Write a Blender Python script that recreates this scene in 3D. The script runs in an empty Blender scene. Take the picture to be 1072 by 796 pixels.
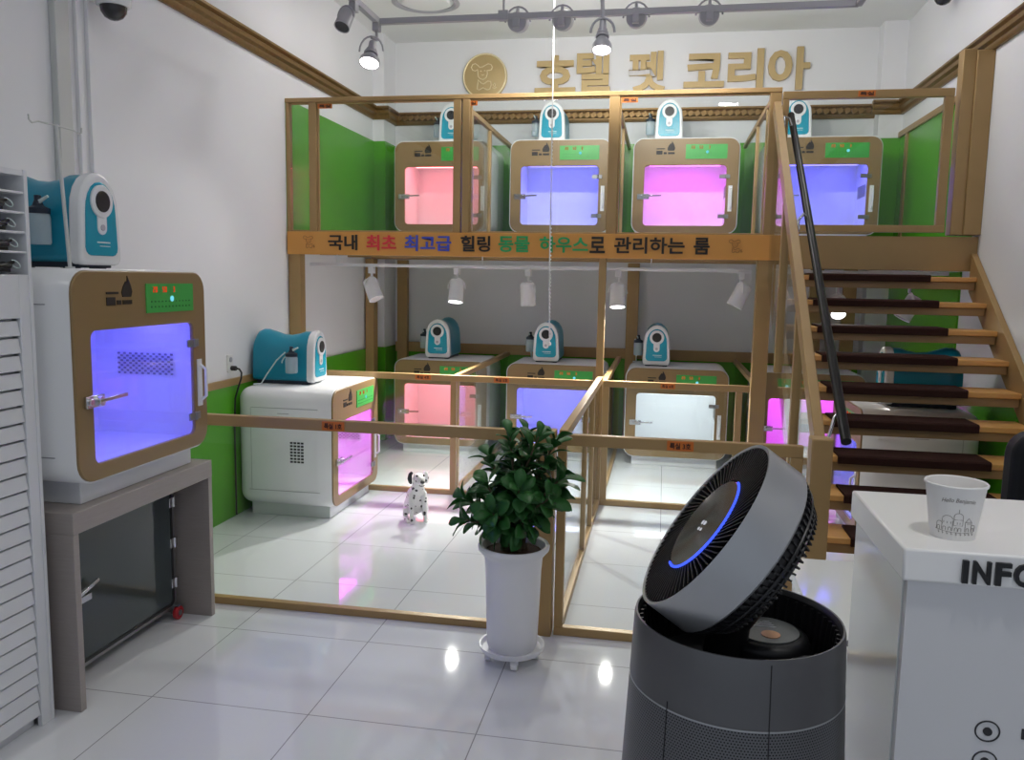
import bpy, bmesh, math, random
from mathutils import Vector, Matrix, Quaternion
from math import pi, sin, cos, radians, sqrt

C = bpy.context.scene
COL = C.collection
random.seed(7)

# ------------------------------------------------------------------ camera, world, lights, exposure
F_PX, PITCH, YAW, ROLL = 870.0, radians(6.94), radians(10.22), radians(1.02)
fwd = Vector((-sin(YAW)*cos(PITCH), cos(YAW)*cos(PITCH), -sin(PITCH)))
rgt = Vector((cos(YAW), sin(YAW), 0))
upv = rgt.cross(fwd)
r2 = rgt*cos(ROLL) + upv*sin(ROLL)
u2 = -rgt*sin(ROLL) + upv*cos(ROLL)
cam_d = bpy.data.cameras.new('camera')
cam = bpy.data.objects.new('camera', cam_d)
COL.objects.link(cam)
M = Matrix((r2, u2, -fwd)).transposed().to_4x4()
M.translation = Vector((0, 0, 1.6))
cam.matrix_world = M
cam_d.sensor_width = 36.0
cam_d.lens = 36.0*F_PX/1072.0
cam_d.clip_start = 0.02
C.camera = cam

C.view_settings.view_transform = 'Standard'
C.view_settings.look = 'None'
C.view_settings.gamma = 1.0
C.view_settings.use_curve_mapping = False
C.view_settings.exposure = 0.0
C.cycles.transparent_max_bounces = 40
C.cycles.max_bounces = 10
C.cycles.diffuse_bounces = 5
C.cycles.glossy_bounces = 5
C.cycles.sample_clamp_indirect = 6.0
C.cycles.use_denoising = True

W = bpy.data.worlds.new('daylight')
C.world = W
W.use_nodes = True
W.node_tree.nodes['Background'].inputs[0].default_value = (0.80, 0.88, 1.0, 1)
W.node_tree.nodes['Background'].inputs[1].default_value = 0.44

CEIL_Z = 3.85
def area_lamp(name, loc, power, size, color=(1, 0.98, 0.95), spread=pi):
    d = bpy.data.lights.new(name, 'AREA'); d.shape = 'DISK'; d.size = size; d.energy = power; d.color = color; d.spread = spread
    o = bpy.data.objects.new(name, d); COL.objects.link(o); o.location = loc
    return o
def spot_lamp(name, loc, target, power, angle, blend=0.5, radius=0.03, color=(1, 0.97, 0.92)):
    d = bpy.data.lights.new(name, 'SPOT'); d.energy = power; d.spot_size = angle; d.spot_blend = blend
    d.shadow_soft_size = radius; d.color = color
    o = bpy.data.objects.new(name, d); COL.objects.link(o); o.location = loc
    o.rotation_euler = (Vector(target)-Vector(loc)).to_track_quat('-Z', 'Y').to_euler()
    return o
# unseen fill lamps added to brighten the room (rings built with the ceiling)
FILL_LAMPS = [(-1.5, 1.2), (0.7, 0.7), (-0.4, 3.2), (-1.9, 5.75), (-0.4, 5.75), (1.2, 5.75), (1.2, 4.3)]
POWER = [3, 17, 5, 8, 9, 8, 3]
for (x, y), p_ in zip(FILL_LAMPS, POWER):
    area_lamp('added_fill_lamp', (x, y, CEIL_Z-0.03), p_, 0.24)

# ------------------------------------------------------------------ materials
def lin(c):
    return tuple(((v/255)/12.92 if v/255 <= 0.04045 else ((v/255+0.055)/1.055)**2.4) for v in c)
def mat(name, rgb, rough=0.5, metal=0.0, spec=0.5, noise=0.0, nscale=8.0, stretch=None, coat=0.0):
    m = bpy.data.materials.new(name); m.use_nodes = True
    nt = m.node_tree; b = nt.nodes['Principled BSDF']
    c = lin(rgb)
    b.inputs['Base Color'].default_value = (*c, 1)
    b.inputs['Roughness'].default_value = rough
    b.inputs['Metallic'].default_value = metal
    b.inputs['Specular IOR Level'].default_value = spec
    b.inputs['Coat Weight'].default_value = coat
    if noise > 0:
        tc = nt.nodes.new('ShaderNodeTexCoord'); mp = nt.nodes.new('ShaderNodeMapping')
        n = nt.nodes.new('ShaderNodeTexNoise'); n.inputs['Scale'].default_value = nscale; n.inputs['Detail'].default_value = 4
        mp.inputs['Scale'].default_value = stretch or (1, 1, 1)
        r = nt.nodes.new('ShaderNodeMix'); r.data_type = 'RGBA'
        r.inputs[6].default_value = (*[max(0, v*(1-noise)) for v in c], 1)
        r.inputs[7].default_value = (*[min(1, v*(1+noise)) for v in c], 1)
        nt.links.new(tc.outputs['Object'], mp.inputs[0]); nt.links.new(mp.outputs[0], n.inputs['Vector'])
        nt.links.new(n.outputs['Fac'], r.inputs[0]); nt.links.new(r.outputs[2], b.inputs['Base Color'])
    return m
def emit(name, rgb, strength):
    m = bpy.data.materials.new(name); m.use_nodes = True
    nt = m.node_tree; nt.nodes.clear()
    e = nt.nodes.new('ShaderNodeEmission'); o = nt.nodes.new('ShaderNodeOutputMaterial')
    e.inputs[0].default_value = (*rgb, 1); e.inputs[1].default_value = strength
    nt.links.new(e.outputs[0], o.inputs[0]); return m
def glass(name, tint, refl=0.10, rough=0.0):
    m = bpy.data.materials.new(name); m.use_nodes = True
    nt = m.node_tree; nt.nodes.clear()
    t = nt.nodes.new('ShaderNodeBsdfTransparent'); g = nt.nodes.new('ShaderNodeBsdfGlossy')
    fr = nt.nodes.new('ShaderNodeFresnel'); ge = nt.nodes.new('ShaderNodeNewGeometry'); mr = nt.nodes.new('ShaderNodeMapRange')
    mr.inputs['To Min'].default_value = 1.45; mr.inputs['To Max'].default_value = 1/1.45   # thin sheet: same reflectance on both faces
    nt.links.new(ge.outputs['Backfacing'], mr.inputs['Value']); nt.links.new(mr.outputs[0], fr.inputs[0])
    mx = nt.nodes.new('ShaderNodeMixShader'); o = nt.nodes.new('ShaderNodeOutputMaterial')
    t.inputs[0].default_value = (*tint, 1); g.inputs['Roughness'].default_value = rough
    nt.links.new(fr.outputs[0], mx.inputs[0]); nt.links.new(t.outputs[0], mx.inputs[1]); nt.links.new(g.outputs[0], mx.inputs[2])
    nt.links.new(mx.outputs[0], o.inputs[0]); return m

M_wall = mat('white_wall_paint', (228, 229, 232), 0.7, spec=0.2, noise=0.02, nscale=2)
M_wallback = M_wall
M_ceil = mat('ceiling_paint', (240, 241, 240), 0.8, spec=0.1, noise=0.015, nscale=2)
M_green = mat('green_wall_panel', (82, 160, 36), 0.22, spec=0.4, noise=0.03, nscale=1.5)
M_gold = mat('gold_painted_timber', (166, 136, 90), 0.42, metal=0.15, spec=0.5, noise=0.10, nscale=6, stretch=(1, 1, 1))
M_crown = mat('gilded_moulding', (128, 98, 52), 0.35, metal=0.45, noise=0.25, nscale=40)
M_signboard = mat('amber_board', (212, 150, 72), 0.45, noise=0.05, nscale=5)
M_goldletter = mat('brushed_gold_letter', (188, 164, 116), 0.4, metal=0.2, noise=0.06, nscale=20, stretch=(8, 1, 1))
M_goldlight = mat('pale_gold_line', (236, 222, 182), 0.4, metal=0.2)
M_blackink = mat('black_lettering', (34, 26, 22), 0.5)
M_redink = mat('red_lettering', (214, 52, 62), 0.5)
M_blueink = mat('blue_lettering', (62, 78, 190), 0.5)
M_greenink = mat('green_lettering', (38, 160, 92), 0.5)
M_brownink = mat('brown_line', (140, 88, 42), 0.5)
M_roomsign = mat('orange_room_sign', (206, 112, 40), 0.4)
M_signink = mat('dark_sign_ink', (66, 30, 8), 0.5)
M_glass = glass('clear_glass', (0.965, 0.985, 0.975))
M_doorglass = glass('door_glass', (0.98, 0.99, 0.99))
M_darkglass = mat('smoked_glass_sheet', (58, 66, 68), 0.06, spec=0.6)
M_white = mat('white_gloss_plastic', (228, 230, 232), 0.25, noise=0.01)
M_liner = mat('white_liner', (235, 236, 238), 0.4, noise=0.01)
M_whitesheet = mat('white_sheet_metal', (216, 218, 222), 0.4, noise=0.015)
M_tan = mat('tan_cabinet_front', (138, 113, 74), 0.35, noise=0.03, nscale=3)
M_seam = mat('seam_grey', (170, 172, 176), 0.5)
M_dark = mat('dark_slot', (44, 44, 48), 0.6)
M_black = mat('black_plastic', (20, 20, 23), 0.4)
M_chrome = mat('chrome', (205, 206, 210), 0.15, metal=1.0)
M_steel = mat('brushed_steel', (150, 150, 152), 0.35, metal=0.8)
M_panelgreen = mat('green_control_film', (64, 168, 74), 0.35)
M_panelline = mat('film_print', (30, 112, 48), 0.4)
M_digit = emit('red_digit', (0.9, 0.06, 0.02), 0.7)
M_cyanled = emit('cyan_indicator', (0.2, 0.8, 0.95), 0.9)
M_teal = mat('teal_plastic', (16, 136, 164), 0.3, noise=0.02)
M_tealfront = mat('teal_front_film', (30, 152, 178), 0.22)
M_navy = mat('navy_rubber', (20, 34, 52), 0.5)
def milky(name, rgb, f):
    m = bpy.data.materials.new(name); m.use_nodes = True
    nt = m.node_tree; nt.nodes.clear()
    t = nt.nodes.new('ShaderNodeBsdfTransparent'); d = nt.nodes.new('ShaderNodeBsdfDiffuse'); d.inputs[0].default_value = (*lin(rgb), 1)
    mx = nt.nodes.new('ShaderNodeMixShader'); mx.inputs[0].default_value = f; o = nt.nodes.new('ShaderNodeOutputMaterial')
    nt.links.new(t.outputs[0], mx.inputs[1]); nt.links.new(d.outputs[0], mx.inputs[2]); nt.links.new(mx.outputs[0], o.inputs[0]); return m
M_bottle = milky('bottle_plastic', (214, 228, 234), 0.45)
M_tube = mat('pale_tube', (206, 222, 220), 0.3)
M_greylam = mat('grey_wood_laminate', (152, 144, 140), 0.45, noise=0.10, nscale=12, stretch=(1, 1, 14))
M_redcaster = mat('red_caster', (176, 34, 44), 0.4)
M_lampgrey = mat('grey_lamp_metal', (172, 171, 178), 0.4, metal=0.1)
M_lampwhite = mat('white_lamp_metal', (222, 223, 226), 0.35)
M_lens_on = emit('lit_lamp_lens', (1.0, 0.97, 0.92), 14)
M_lens_off = mat('unlit_lamp_lens', (196, 198, 204), 0.2)
M_lens_dark = mat('dark_lamp_lens', (44, 44, 48), 0.15)
M_tread = mat('pine_tread', (214, 160, 92), 0.4, noise=0.14, nscale=7, stretch=(1, 9, 9))
M_treadunder = mat('gold_brown_timber', (150, 120, 80), 0.5, noise=0.08, nscale=6)
M_mat = mat('dark_brown_carpet', (56, 36, 32), 0.95, spec=0.1, noise=0.2, nscale=90)
M_potwhite = mat('white_glazed_pot', (226, 226, 230), 0.3)
M_soil = mat('potting_soil', (74, 52, 38), 0.95, noise=0.4, nscale=60)
M_bark = mat('plant_bark', (92, 80, 60), 0.8, noise=0.2, nscale=40)
M_purifier = mat('graphite_metallic', (100, 100, 102), 0.36, metal=0.75, noise=0.02, nscale=60)
M_ringshell = mat('titanium_metallic', (172, 174, 177), 0.34, metal=0.7)
M_display = mat('smoked_display', (78, 78, 74), 0.08, spec=0.8)
M_ledblue = emit('blue_led', (0.05, 0.10, 1.0), 1.6)
M_icon = emit('white_icon', (0.9, 0.9, 1.0), 0.55)
M_sticker = mat('grey_sticker', (92, 96, 96), 0.4)
M_orangeprint = mat('orange_print', (208, 150, 110), 0.5)
M_counter = mat('white_counter_stone', (246, 245, 243), 0.25)
M_counterbody = mat('grey_white_panel', (216, 216, 218), 0.3)
M_gloss = mat('gloss_white_panel', (228, 232, 230), 0.08, spec=0.6)
M_paper = mat('white_paper', (240, 238, 235), 0.6)
M_cupink = mat('sepia_cup_ink', (126, 116, 108), 0.6)
M_railblack = mat('black_rail_tube', (16, 16, 18), 0.35, spec=0.2)
M_chair = mat('black_leatherette', (14, 16, 22), 0.55, spec=0.25)
M_dogblack = mat('black_spot', (26, 22, 26), 0.5)
M_outlet = mat('outlet_plastic', (226, 226, 224), 0.4)
M_trunk = mat('pale_trunking', (196, 198, 196), 0.5)

# floor: large glossy tiles with thin grout lines
def floor_material():
    m = bpy.data.materials.new('glossy_floor_tile'); m.use_nodes = True
    nt = m.node_tree; b = nt.nodes['Principled BSDF']
    tc = nt.nodes.new('ShaderNodeTexCoord'); sp = nt.nodes.new('ShaderNodeSeparateXYZ')
    nt.links.new(tc.outputs['Object'], sp.inputs[0])
    def line(sock, origin):
        a = nt.nodes.new('ShaderNodeMath'); a.operation = 'SUBTRACT'; a.inputs[1].default_value = origin - 0.63/2
        nt.links.new(sock, a.inputs[0])
        w = nt.nodes.new('ShaderNodeMath'); w.operation = 'WRAP'; w.inputs[1].default_value = 0.63; w.inputs[2].default_value = 0.0
        nt.links.new(a.outputs[0], w.inputs[0])
        s = nt.nodes.new('ShaderNodeMath'); s.operation = 'SUBTRACT'; s.inputs[1].default_value = 0.315
        nt.links.new(w.outputs[0], s.inputs[0])
        ab = nt.nodes.new('ShaderNodeMath'); ab.operation = 'ABSOLUTE'; nt.links.new(s.outputs[0], ab.inputs[0])
        lt = nt.nodes.new('ShaderNodeMath'); lt.operation = 'LESS_THAN'; lt.inputs[1].default_value = 0.0022
        nt.links.new(ab.outputs[0], lt.inputs[0]); return lt.outputs[0]
    mx = nt.nodes.new('ShaderNodeMath'); mx.operation = 'MAXIMUM'
    nt.links.new(line(sp.outputs[0], -0.594), mx.inputs[0]); nt.links.new(line(sp.outputs[1], 2.70), mx.inputs[1])
    n = nt.nodes.new('ShaderNodeTexNoise'); n.inputs['Scale'].default_value = 1.2
    nt.links.new(tc.outputs['Object'], n.inputs['Vector'])
    t = nt.nodes.new('ShaderNodeMix'); t.data_type = 'RGBA'
    t.inputs[6].default_value = (*lin((212, 214, 219)), 1); t.inputs[7].default_value = (*lin((222, 224, 228)), 1)
    nt.links.new(n.outputs['Fac'], t.inputs[0])
    c = nt.nodes.new('ShaderNodeMix'); c.data_type = 'RGBA'; c.inputs[7].default_value = (*lin((150, 151, 156)), 1)
    nt.links.new(mx.outputs[0], c.inputs[0]); nt.links.new(t.outputs[2], c.inputs[6])
    nt.links.new(c.outputs[2], b.inputs['Base Color'])
    b.inputs['Roughness'].default_value = 0.035
    b.inputs['Specular IOR Level'].default_value = 0.85
    return m
M_floor = floor_material()

def leaf_material():
    m = mat('dark_glossy_leaf', (40, 92, 40), 0.42, spec=0.35, noise=0.35, nscale=14)
    return m
M_leaf = leaf_material()

def spotted_material():
    m = bpy.data.materials.new('white_coat_with_black_spots'); m.use_nodes = True
    nt = m.node_tree; b = nt.nodes['Principled BSDF']
    tc = nt.nodes.new('ShaderNodeTexCoord'); v = nt.nodes.new('ShaderNodeTexVoronoi'); v.inputs['Scale'].default_value = 30
    nt.links.new(tc.outputs['Object'], v.inputs['Vector'])
    lt = nt.nodes.new('ShaderNodeMath'); lt.operation = 'LESS_THAN'; lt.inputs[1].default_value = 0.27
    nt.links.new(v.outputs['Distance'], lt.inputs[0])
    c = nt.nodes.new('ShaderNodeMix'); c.data_type = 'RGBA'
    c.inputs[6].default_value = (*lin((238, 236, 236)), 1); c.inputs[7].default_value = (*lin((30, 26, 30)), 1)
    nt.links.new(lt.outputs[0], c.inputs[0]); nt.links.new(c.outputs[2], b.inputs['Base Color'])
    b.inputs['Roughness'].default_value = 0.45
    return m
M_dog = spotted_material()

def perforated_material():
    m = bpy.data.materials.new('perforated_graphite'); m.use_nodes = True
    nt = m.node_tree; b = nt.nodes['Principled BSDF']
    b.inputs['Metallic'].default_value = 0.7; b.inputs['Roughness'].default_value = 0.4
    uv = nt.nodes.new('ShaderNodeUVMap'); sp = nt.nodes.new('ShaderNodeSeparateXYZ'); nt.links.new(uv.outputs[0], sp.inputs[0])
    def mth(op, a, bb=None):
        n = nt.nodes.new('ShaderNodeMath'); n.operation = op
        for i, x in enumerate((a, bb)):
            if x is None: continue
            if isinstance(x, (int, float)): n.inputs[i].default_value = x
            else: nt.links.new(x, n.inputs[i])
        return n.outputs[0]
    # staggered rows of round holes
    row = mth('FLOOR', sp.outputs[1]); par = mth('MULTIPLY', mth('MODULO', row, 2.0), 0.5)
    fx = mth('SUBTRACT', mth('FRACT', mth('ADD', sp.outputs[0], par)), 0.5)
    fy = mth('SUBTRACT', mth('FRACT', sp.outputs[1]), 0.5)
    d = mth('SQRT', mth('ADD', mth('MULTIPLY', fx, fx), mth('MULTIPLY', fy, fy)))
    hole = mth('LESS_THAN', d, 0.27)
    c = nt.nodes.new('ShaderNodeMix'); c.data_type = 'RGBA'
    c.inputs[6].default_value = (*lin((106, 107, 110)), 1); c.inputs[7].default_value = (*lin((30, 30, 33)), 1)
    nt.links.new(hole, c.inputs[0]); nt.links.new(c.outputs[2], b.inputs['Base Color'])
    return m
M_perf = perforated_material()

# ------------------------------------------------------------------ mesh helpers
class MB:
    def __init__(s): s.v = []; s.f = []; s.uv = None
    def box(s, x0, x1, y0, y1, z0, z1):
        i = len(s.v)
        s.v += [(x0,y0,z0),(x1,y0,z0),(x1,y1,z0),(x0,y1,z0),(x0,y0,z1),(x1,y0,z1),(x1,y1,z1),(x0,y1,z1)]
        s.f += [tuple(i+k for k in q) for q in ((0,3,2,1),(4,5,6,7),(0,1,5,4),(1,2,6,5),(2,3,7,6),(3,0,4,7))]
        return s
    def obox(s, c, ax, ay, az):          # oriented box: centre and three half-axis vectors
        c, ax, ay, az = map(Vector, (c, ax, ay, az)); i = len(s.v)
        for sz in (-1, 1):
            for sx, sy in ((-1,-1),(1,-1),(1,1),(-1,1)):
                s.v.append(tuple(c + ax*sx + ay*sy + az*sz))
        s.f += [tuple(i+k for k in q) for q in ((0,3,2,1),(4,5,6,7),(0,1,5,4),(1,2,6,5),(2,3,7,6),(3,0,4,7))]
        return s
    def bar(s, p0, p1, w, h, up=(0,0,1)):  # rectangular bar from p0 to p1, w sideways, h along up
        p0, p1 = Vector(p0), Vector(p1); d = (p1-p0); L = d.length; d.normalize()
        side = d.cross(Vector(up)).normalized(); u = side.cross(d).normalized()
        return s.obox((p0+p1)/2, side*(w/2), u*(h/2), d*(L/2))
    def frame(s, d):
        d = Vector(d).normalized()
        a = Vector((0,0,1)) if abs(d.z) < 0.9 else Vector((1,0,0))
        x = d.cross(a).normalized(); return x, d.cross(x).normalized()
    def cyl(s, p0, p1, r0, r1=None, n=20, caps=True):
        r1 = r0 if r1 is None else r1
        p0, p1 = Vector(p0), Vector(p1); x, y = s.frame(p1-p0); i = len(s.v)
        for p, r in ((p0, r0), (p1, r1)):
            for k in range(n):
                a = 2*pi*k/n; s.v.append(tuple(p + x*(r*cos(a)) + y*(r*sin(a))))
        for k in range(n):
            j = (k+1) % n; s.f.append((i+k, i+n+k, i+n+j, i+j))
        if caps:
            s.f.append(tuple(i+k for k in range(n))); s.f.append(tuple(i+n+k for k in reversed(range(n))))
        return s
    def tube(s, pts, r, n=8, closed=False):
        pts = [Vector(p) for p in pts]; m = len(pts); i = len(s.v); prev = None
        for k, p in enumerate(pts):
            if closed: d = pts[(k+1) % m] - pts[k-1]
            else: d = pts[min(k+1, m-1)] - pts[max(k-1, 0)]
            d.normalize()
            if prev is None: x, y = s.frame(d)
            else:
                x = (prev - d*prev.dot(d))
                x = x.normalized() if x.length > 1e-6 else s.frame(d)[0]
                y = d.cross(x)
            prev = x
            rr = r[k] if isinstance(r, (list, tuple)) else r
            for q in range(n):
                a = 2*pi*q/n; s.v.append(tuple(p + x*(rr*cos(a)) + y*(rr*sin(a))))
        for k in range(m if closed else m-1):
            for q in range(n):
                a, b = k*n, ((k+1) % m)*n; j = (q+1) % n
                s.f.append((i+a+q, i+a+j, i+b+j, i+b+q))
        if not closed:
            s.f.append(tuple(i+q for q in reversed(range(n)))); s.f.append(tuple(i+(m-1)*n+q for q in range(n)))
        return s
    def lathe(s, prof, n=40, c=(0,0,0), caps=False):   # profile of (r, z) about the z axis
        i = len(s.v); m = len(prof)
        for r, z in prof:
            for k in range(n):
                a = 2*pi*k/n; s.v.append((c[0]+r*cos(a), c[1]+r*sin(a), c[2]+z))
        for q in range(m-1):
            for k in range(n):
                j = (k+1) % n; s.f.append((i+q*n+k, i+q*n+j, i+(q+1)*n+j, i+(q+1)*n+k))
        if caps and prof[0][0] > 1e-6: s.f.append(tuple(i+k for k in reversed(range(n))))
        if caps and prof[-1][0] > 1e-6: s.f.append(tuple(i+(m-1)*n+k for k in range(n)))
        return s
    def prism(s, poly, o, u, v, w):        # polygon (a, b) -> o + u*a + v*b, extruded by w
        o, u, v, w = map(Vector, (o, u, v, w)); i = len(s.v); n = len(poly)
        for k in (0, 1):
            for a, b in poly: s.v.append(tuple(o + u*a + v*b + w*k))
        s.f.append(tuple(i+k for k in reversed(range(n)))); s.f.append(tuple(i+n+k for k in range(n)))
        for k in range(n):
            j = (k+1) % n; s.f.append((i+k, i+j, i+n+j, i+n+k))
        return s
    def ring(s, outer, inner, o, u, v, w): # plate with a hole; outlines with equal counts
        o, u, v, w = map(Vector, (o, u, v, w)); i = len(s.v); n = len(outer)
        for k in (0, 1):
            for pl in (outer, inner):
                for a, b in pl: s.v.append(tuple(o + u*a + v*b + w*k))
        for q in range(n):
            j = (q+1) % n
            s.f.append((i+q, i+n+q, i+n+j, i+j)); s.f.append((i+2*n+q, i+2*n+j, i+3*n+j, i+3*n+q))
            s.f.append((i+q, i+j, i+2*n+j, i+2*n+q)); s.f.append((i+n+q, i+3*n+q, i+3*n+j, i+n+j))
        return s
    def xform(s, M):
        s.v = [tuple(M @ Vector(p)) for p in s.v]; return s
    def build(s, name, m, parent=None, bevel=0.0, seg=2, smooth=True, off=None):
        me = bpy.data.meshes.new(name)
        vs = s.v if off is None else [(a-off[0], b-off[1], c-off[2]) for a, b, c in s.v]
        me.from_pydata(vs, [], s.f)
        bm = bmesh.new(); bm.from_mesh(me); bmesh.ops.recalc_face_normals(bm, faces=bm.faces)
        bm.to_mesh(me); bm.free()
        if smooth:
            for p in me.polygons: p.use_smooth = True
            me.set_sharp_from_angle(angle=radians(38))
        me.materials.append(m)
        o = bpy.data.objects.new(name, me); COL.objects.link(o)
        if parent is not None: o.parent = parent
        if bevel > 0:
            b = o.modifiers.new('bevel', 'BEVEL'); b.width = bevel; b.segments = seg; b.limit_method = 'ANGLE'; b.angle_limit = radians(40)
        return o

def rrect(x0, x1, z0, z1, r, n=6):
    pts = []
    for cx, cz, a0 in ((x1-r, z0+r, -pi/2), (x1-r, z1-r, 0), (x0+r, z1-r, pi/2), (x0+r, z0+r, pi)):
        for k in range(n+1):
            a = a0 + (pi/2)*k/n; pts.append((cx + r*cos(a), cz + r*sin(a)))
    return pts
def tag(o, label=None, cat=None, group=None, kind=None):
    if label: o['label'] = label
    if cat: o['category'] = cat
    if group: o['group'] = group
    if kind: o['kind'] = kind
    return o
def thing(name, label, cat, loc=(0,0,0), rz=0.0, group=None):
    o = bpy.data.objects.new(name, None); COL.objects.link(o); o.location = loc; o.rotation_euler = (0,0,rz)
    o.empty_display_size = 0.1
    return tag(o, label, cat, group)
def struct(mb, name, m, **k): return tag(mb.build(name, m, **k), kind='structure')
def kids(o): return [c for c in COL.objects if c.parent == o]
def copy_tree(o, parent=None):
    c = o.copy(); COL.objects.link(c); c.parent = parent
    for ch in kids(o): copy_tree(ch, c)
    return c

def text_mesh(txt, name, m, parent, origin, u, v, w, h, depth, bold=0.0):
    """Letters fitted to a w x h rectangle whose lower left corner is origin; u, v are unit vectors, raised by depth along u x v."""
    cu = bpy.data.curves.new(name, 'FONT'); cu.body = txt; cu.size = 1.0; cu.offset = bold; cu.resolution_u = 3
    cu.extrude = 0.5
    ob = bpy.data.objects.new(name, cu); COL.objects.link(ob)
    dg = bpy.context.evaluated_depsgraph_get(); dg.update()
    me = bpy.data.meshes.new_from_object(ob.evaluated_get(dg))
    COL.objects.unlink(ob); bpy.data.objects.remove(ob)
    xs = [p.co.x for p in me.vertices]; ys = [p.co.y for p in me.vertices]
    x0, x1, y0, y1 = min(xs), max(xs), min(ys), max(ys)
    u, v = Vector(u), Vector(v); n = u.cross(v); origin = Vector(origin)
    for p in me.vertices:
        a = (p.co.x-x0)/(x1-x0)*w; b = (p.co.y-y0)/max(y1-y0, 1e-6)*h; c = (p.co.z+0.5)*depth
        p.co = origin + u*a + v*b + n*c
    me.materials.clear(); me.materials.append(m); me.name = name
    o = bpy.data.objects.new(name, me); COL.objects.link(o)
    if parent is not None: o.parent = parent
    return o

X, Y, Z = Vector((1,0,0)), Vector((0,1,0)), Vector((0,0,1))
XL, XR, YB, YF = -2.77, 1.97, 8.05, -1.6      # left wall, right wall, back wall, open shop front
YM = 5.85                                     # front plane of the mezzanine
ZD = 1.92                                     # mezzanine floor level

# ------------------------------------------------------------------ the room
struct(MB().box(XL-0.1, XR+0.1, YF, YB+0.1, -0.1, 0), 'floor', M_floor, smooth=False)
struct(MB().box(XL-0.1, XR+0.1, YF, YB+0.1, CEIL_Z, CEIL_Z+0.1), 'ceiling', M_ceil, smooth=False)
struct(MB().box(XL-0.12, XL, YF, YB+0.1, 0, CEIL_Z), 'wall_left', M_wall, smooth=False)
struct(MB().box(XR, XR+0.12, YF, YB+0.1, 0, CEIL_Z), 'wall_right', M_wall, smooth=False)
struct(MB().box(XL, XR, YB, YB+0.12, 0, CEIL_Z), 'wall_back', M_wall, smooth=False)
# shallow corner pillars of the back wall
struct(MB().box(XL, -2.66, 7.72, YB, 0, CEIL_Z), 'pillar_left', M_wall, smooth=False)
struct(MB().box(1.77, XR, 7.88, YB, 0, CEIL_Z), 'pillar_right', M_wall, smooth=False)

# gilded crown moulding: a stepped section run along the walls
def crown(name, pts):
    mb = MB()
    prof = [(0,0),(0.018,0.0),(0.03,0.02),(0.03,0.035),(0.05,0.05),(0.055,0.075),(0.04,0.085),(0.06,0.10),(0.06,0.115),(0,0.115)]
    for (x0, y0, nx, ny), (x1, y1, _, _) in zip(pts[:-1], pts[1:]):
        d = Vector((x1-x0, y1-y0, 0))
        mb.prism(prof, (x0, y0, 3.07), (nx, ny, 0), (0,0,1), d)
    struct(mb, name, M_crown)
crown('trim_1', [(XL, YF, 1, 0), (XL, 7.72, 1, 0)])
crown('trim_2', [(XL, 7.72, 0, -1), (-2.60, 7.72, 0, -1)])
crown('trim_3', [(-2.66, 7.72, 1, 0), (-2.66, YB, 1, 0)])
crown('trim_4', [(-2.66, YB, 0, -1), (1.77, YB, 0, -1)])
crown('trim_5', [(1.71, 7.88, 0, -1), (XR, 7.88, 0, -1)])
crown('trim_6', [(XR, YF, -1, 0), (XR, 7.88, -1, 0)])
# beads of the back moulding
mb = MB()
for i in range(74):
    mb.obox((-2.6+i*0.059, YB-0.058, 3.13), (0.018, 0, 0.012), (0, 0.006, 0), (-0.008, 0, 0.02))
struct(mb, 'trim_7', M_crown)

# green wall panels, downstairs and upstairs
G = 0.015
struct(MB().box(XL, XL+G, 3.66, 5.80, 0, 0.875), 'trim_8', M_green, smooth=False)
struct(MB().box(XL, XL+0.022, 2.3, 5.80, 0.875, 0.92), 'trim_9', M_gold, smooth=False)
struct(MB().box(XL, XL+G, 5.80, 7.72, 0, 0.92), 'trim_10', M_green, smooth=False)
struct(MB().box(XL+G, -2.66+G, 7.72-G, 7.72, 0, 0.92).box(-2.66, -2.66+G, 7.72, YB-G, 0, 0.92), 'trim_11', M_green, smooth=False)
struct(MB().box(-2.66, 1.77, YB-G, YB, 0, 0.86), 'trim_12', M_green, smooth=False)
struct(MB().box(-2.64, 1.95, YB-0.05, YB-0.002, 0.86, 0.955), 'trim_13', M_gold, smooth=False)
struct(MB().box(XR-G, XR, 6.1, 7.88, 0, 1.70).box(XR-G, XR-0.001, 3.9, 6.1, 0, 0.93), 'trim_14', M_green, smooth=False)
UG = 2.87
struct(MB().box(XL, XL+G, YM, 7.72, ZD, UG), 'trim_15', M_green, smooth=False)
struct(MB().box(XL+G, -2.66+G, 7.72-G, 7.72, ZD, UG).box(-2.66, -2.66+G, 7.72, YB-G, ZD, UG), 'trim_16', M_green, smooth=False)
struct(MB().box(-2.66, 1.77, YB-G, YB, ZD, UG), 'trim_17', M_green, smooth=False)
struct(MB().box(1.77-G, 1.77, 7.88, YB-G, ZD, UG).box(1.77-G, XR-G, 7.88-G, 7.88, ZD, UG), 'trim_18', M_green, smooth=False)
struct(MB().box(XR-G, XR, 5.97, 7.88, ZD, UG), 'trim_19', M_green, smooth=False)
struct(MB().box(XR-0.035, XR, 5.97, 7.86, UG, UG+0.045).box(XR-0.03, XR-G, 7.6, 7.66, ZD, UG), 'trim_20', M_gold, smooth=False)

# cable trunking on the left wall
struct(MB().box(XL, XL+0.035, 3.46, 3.55, 0.7, CEIL_Z), 'trim_21', M_trunk, bevel=0.004)
struct(MB().box(XL, XL+0.02, 3.62, 3.65, 0.7, CEIL_Z).box(XL, XL+0.02, 3.70, 3.72, 0.7, CEIL_Z), 'trim_22', M_wall, bevel=0.003)

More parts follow.
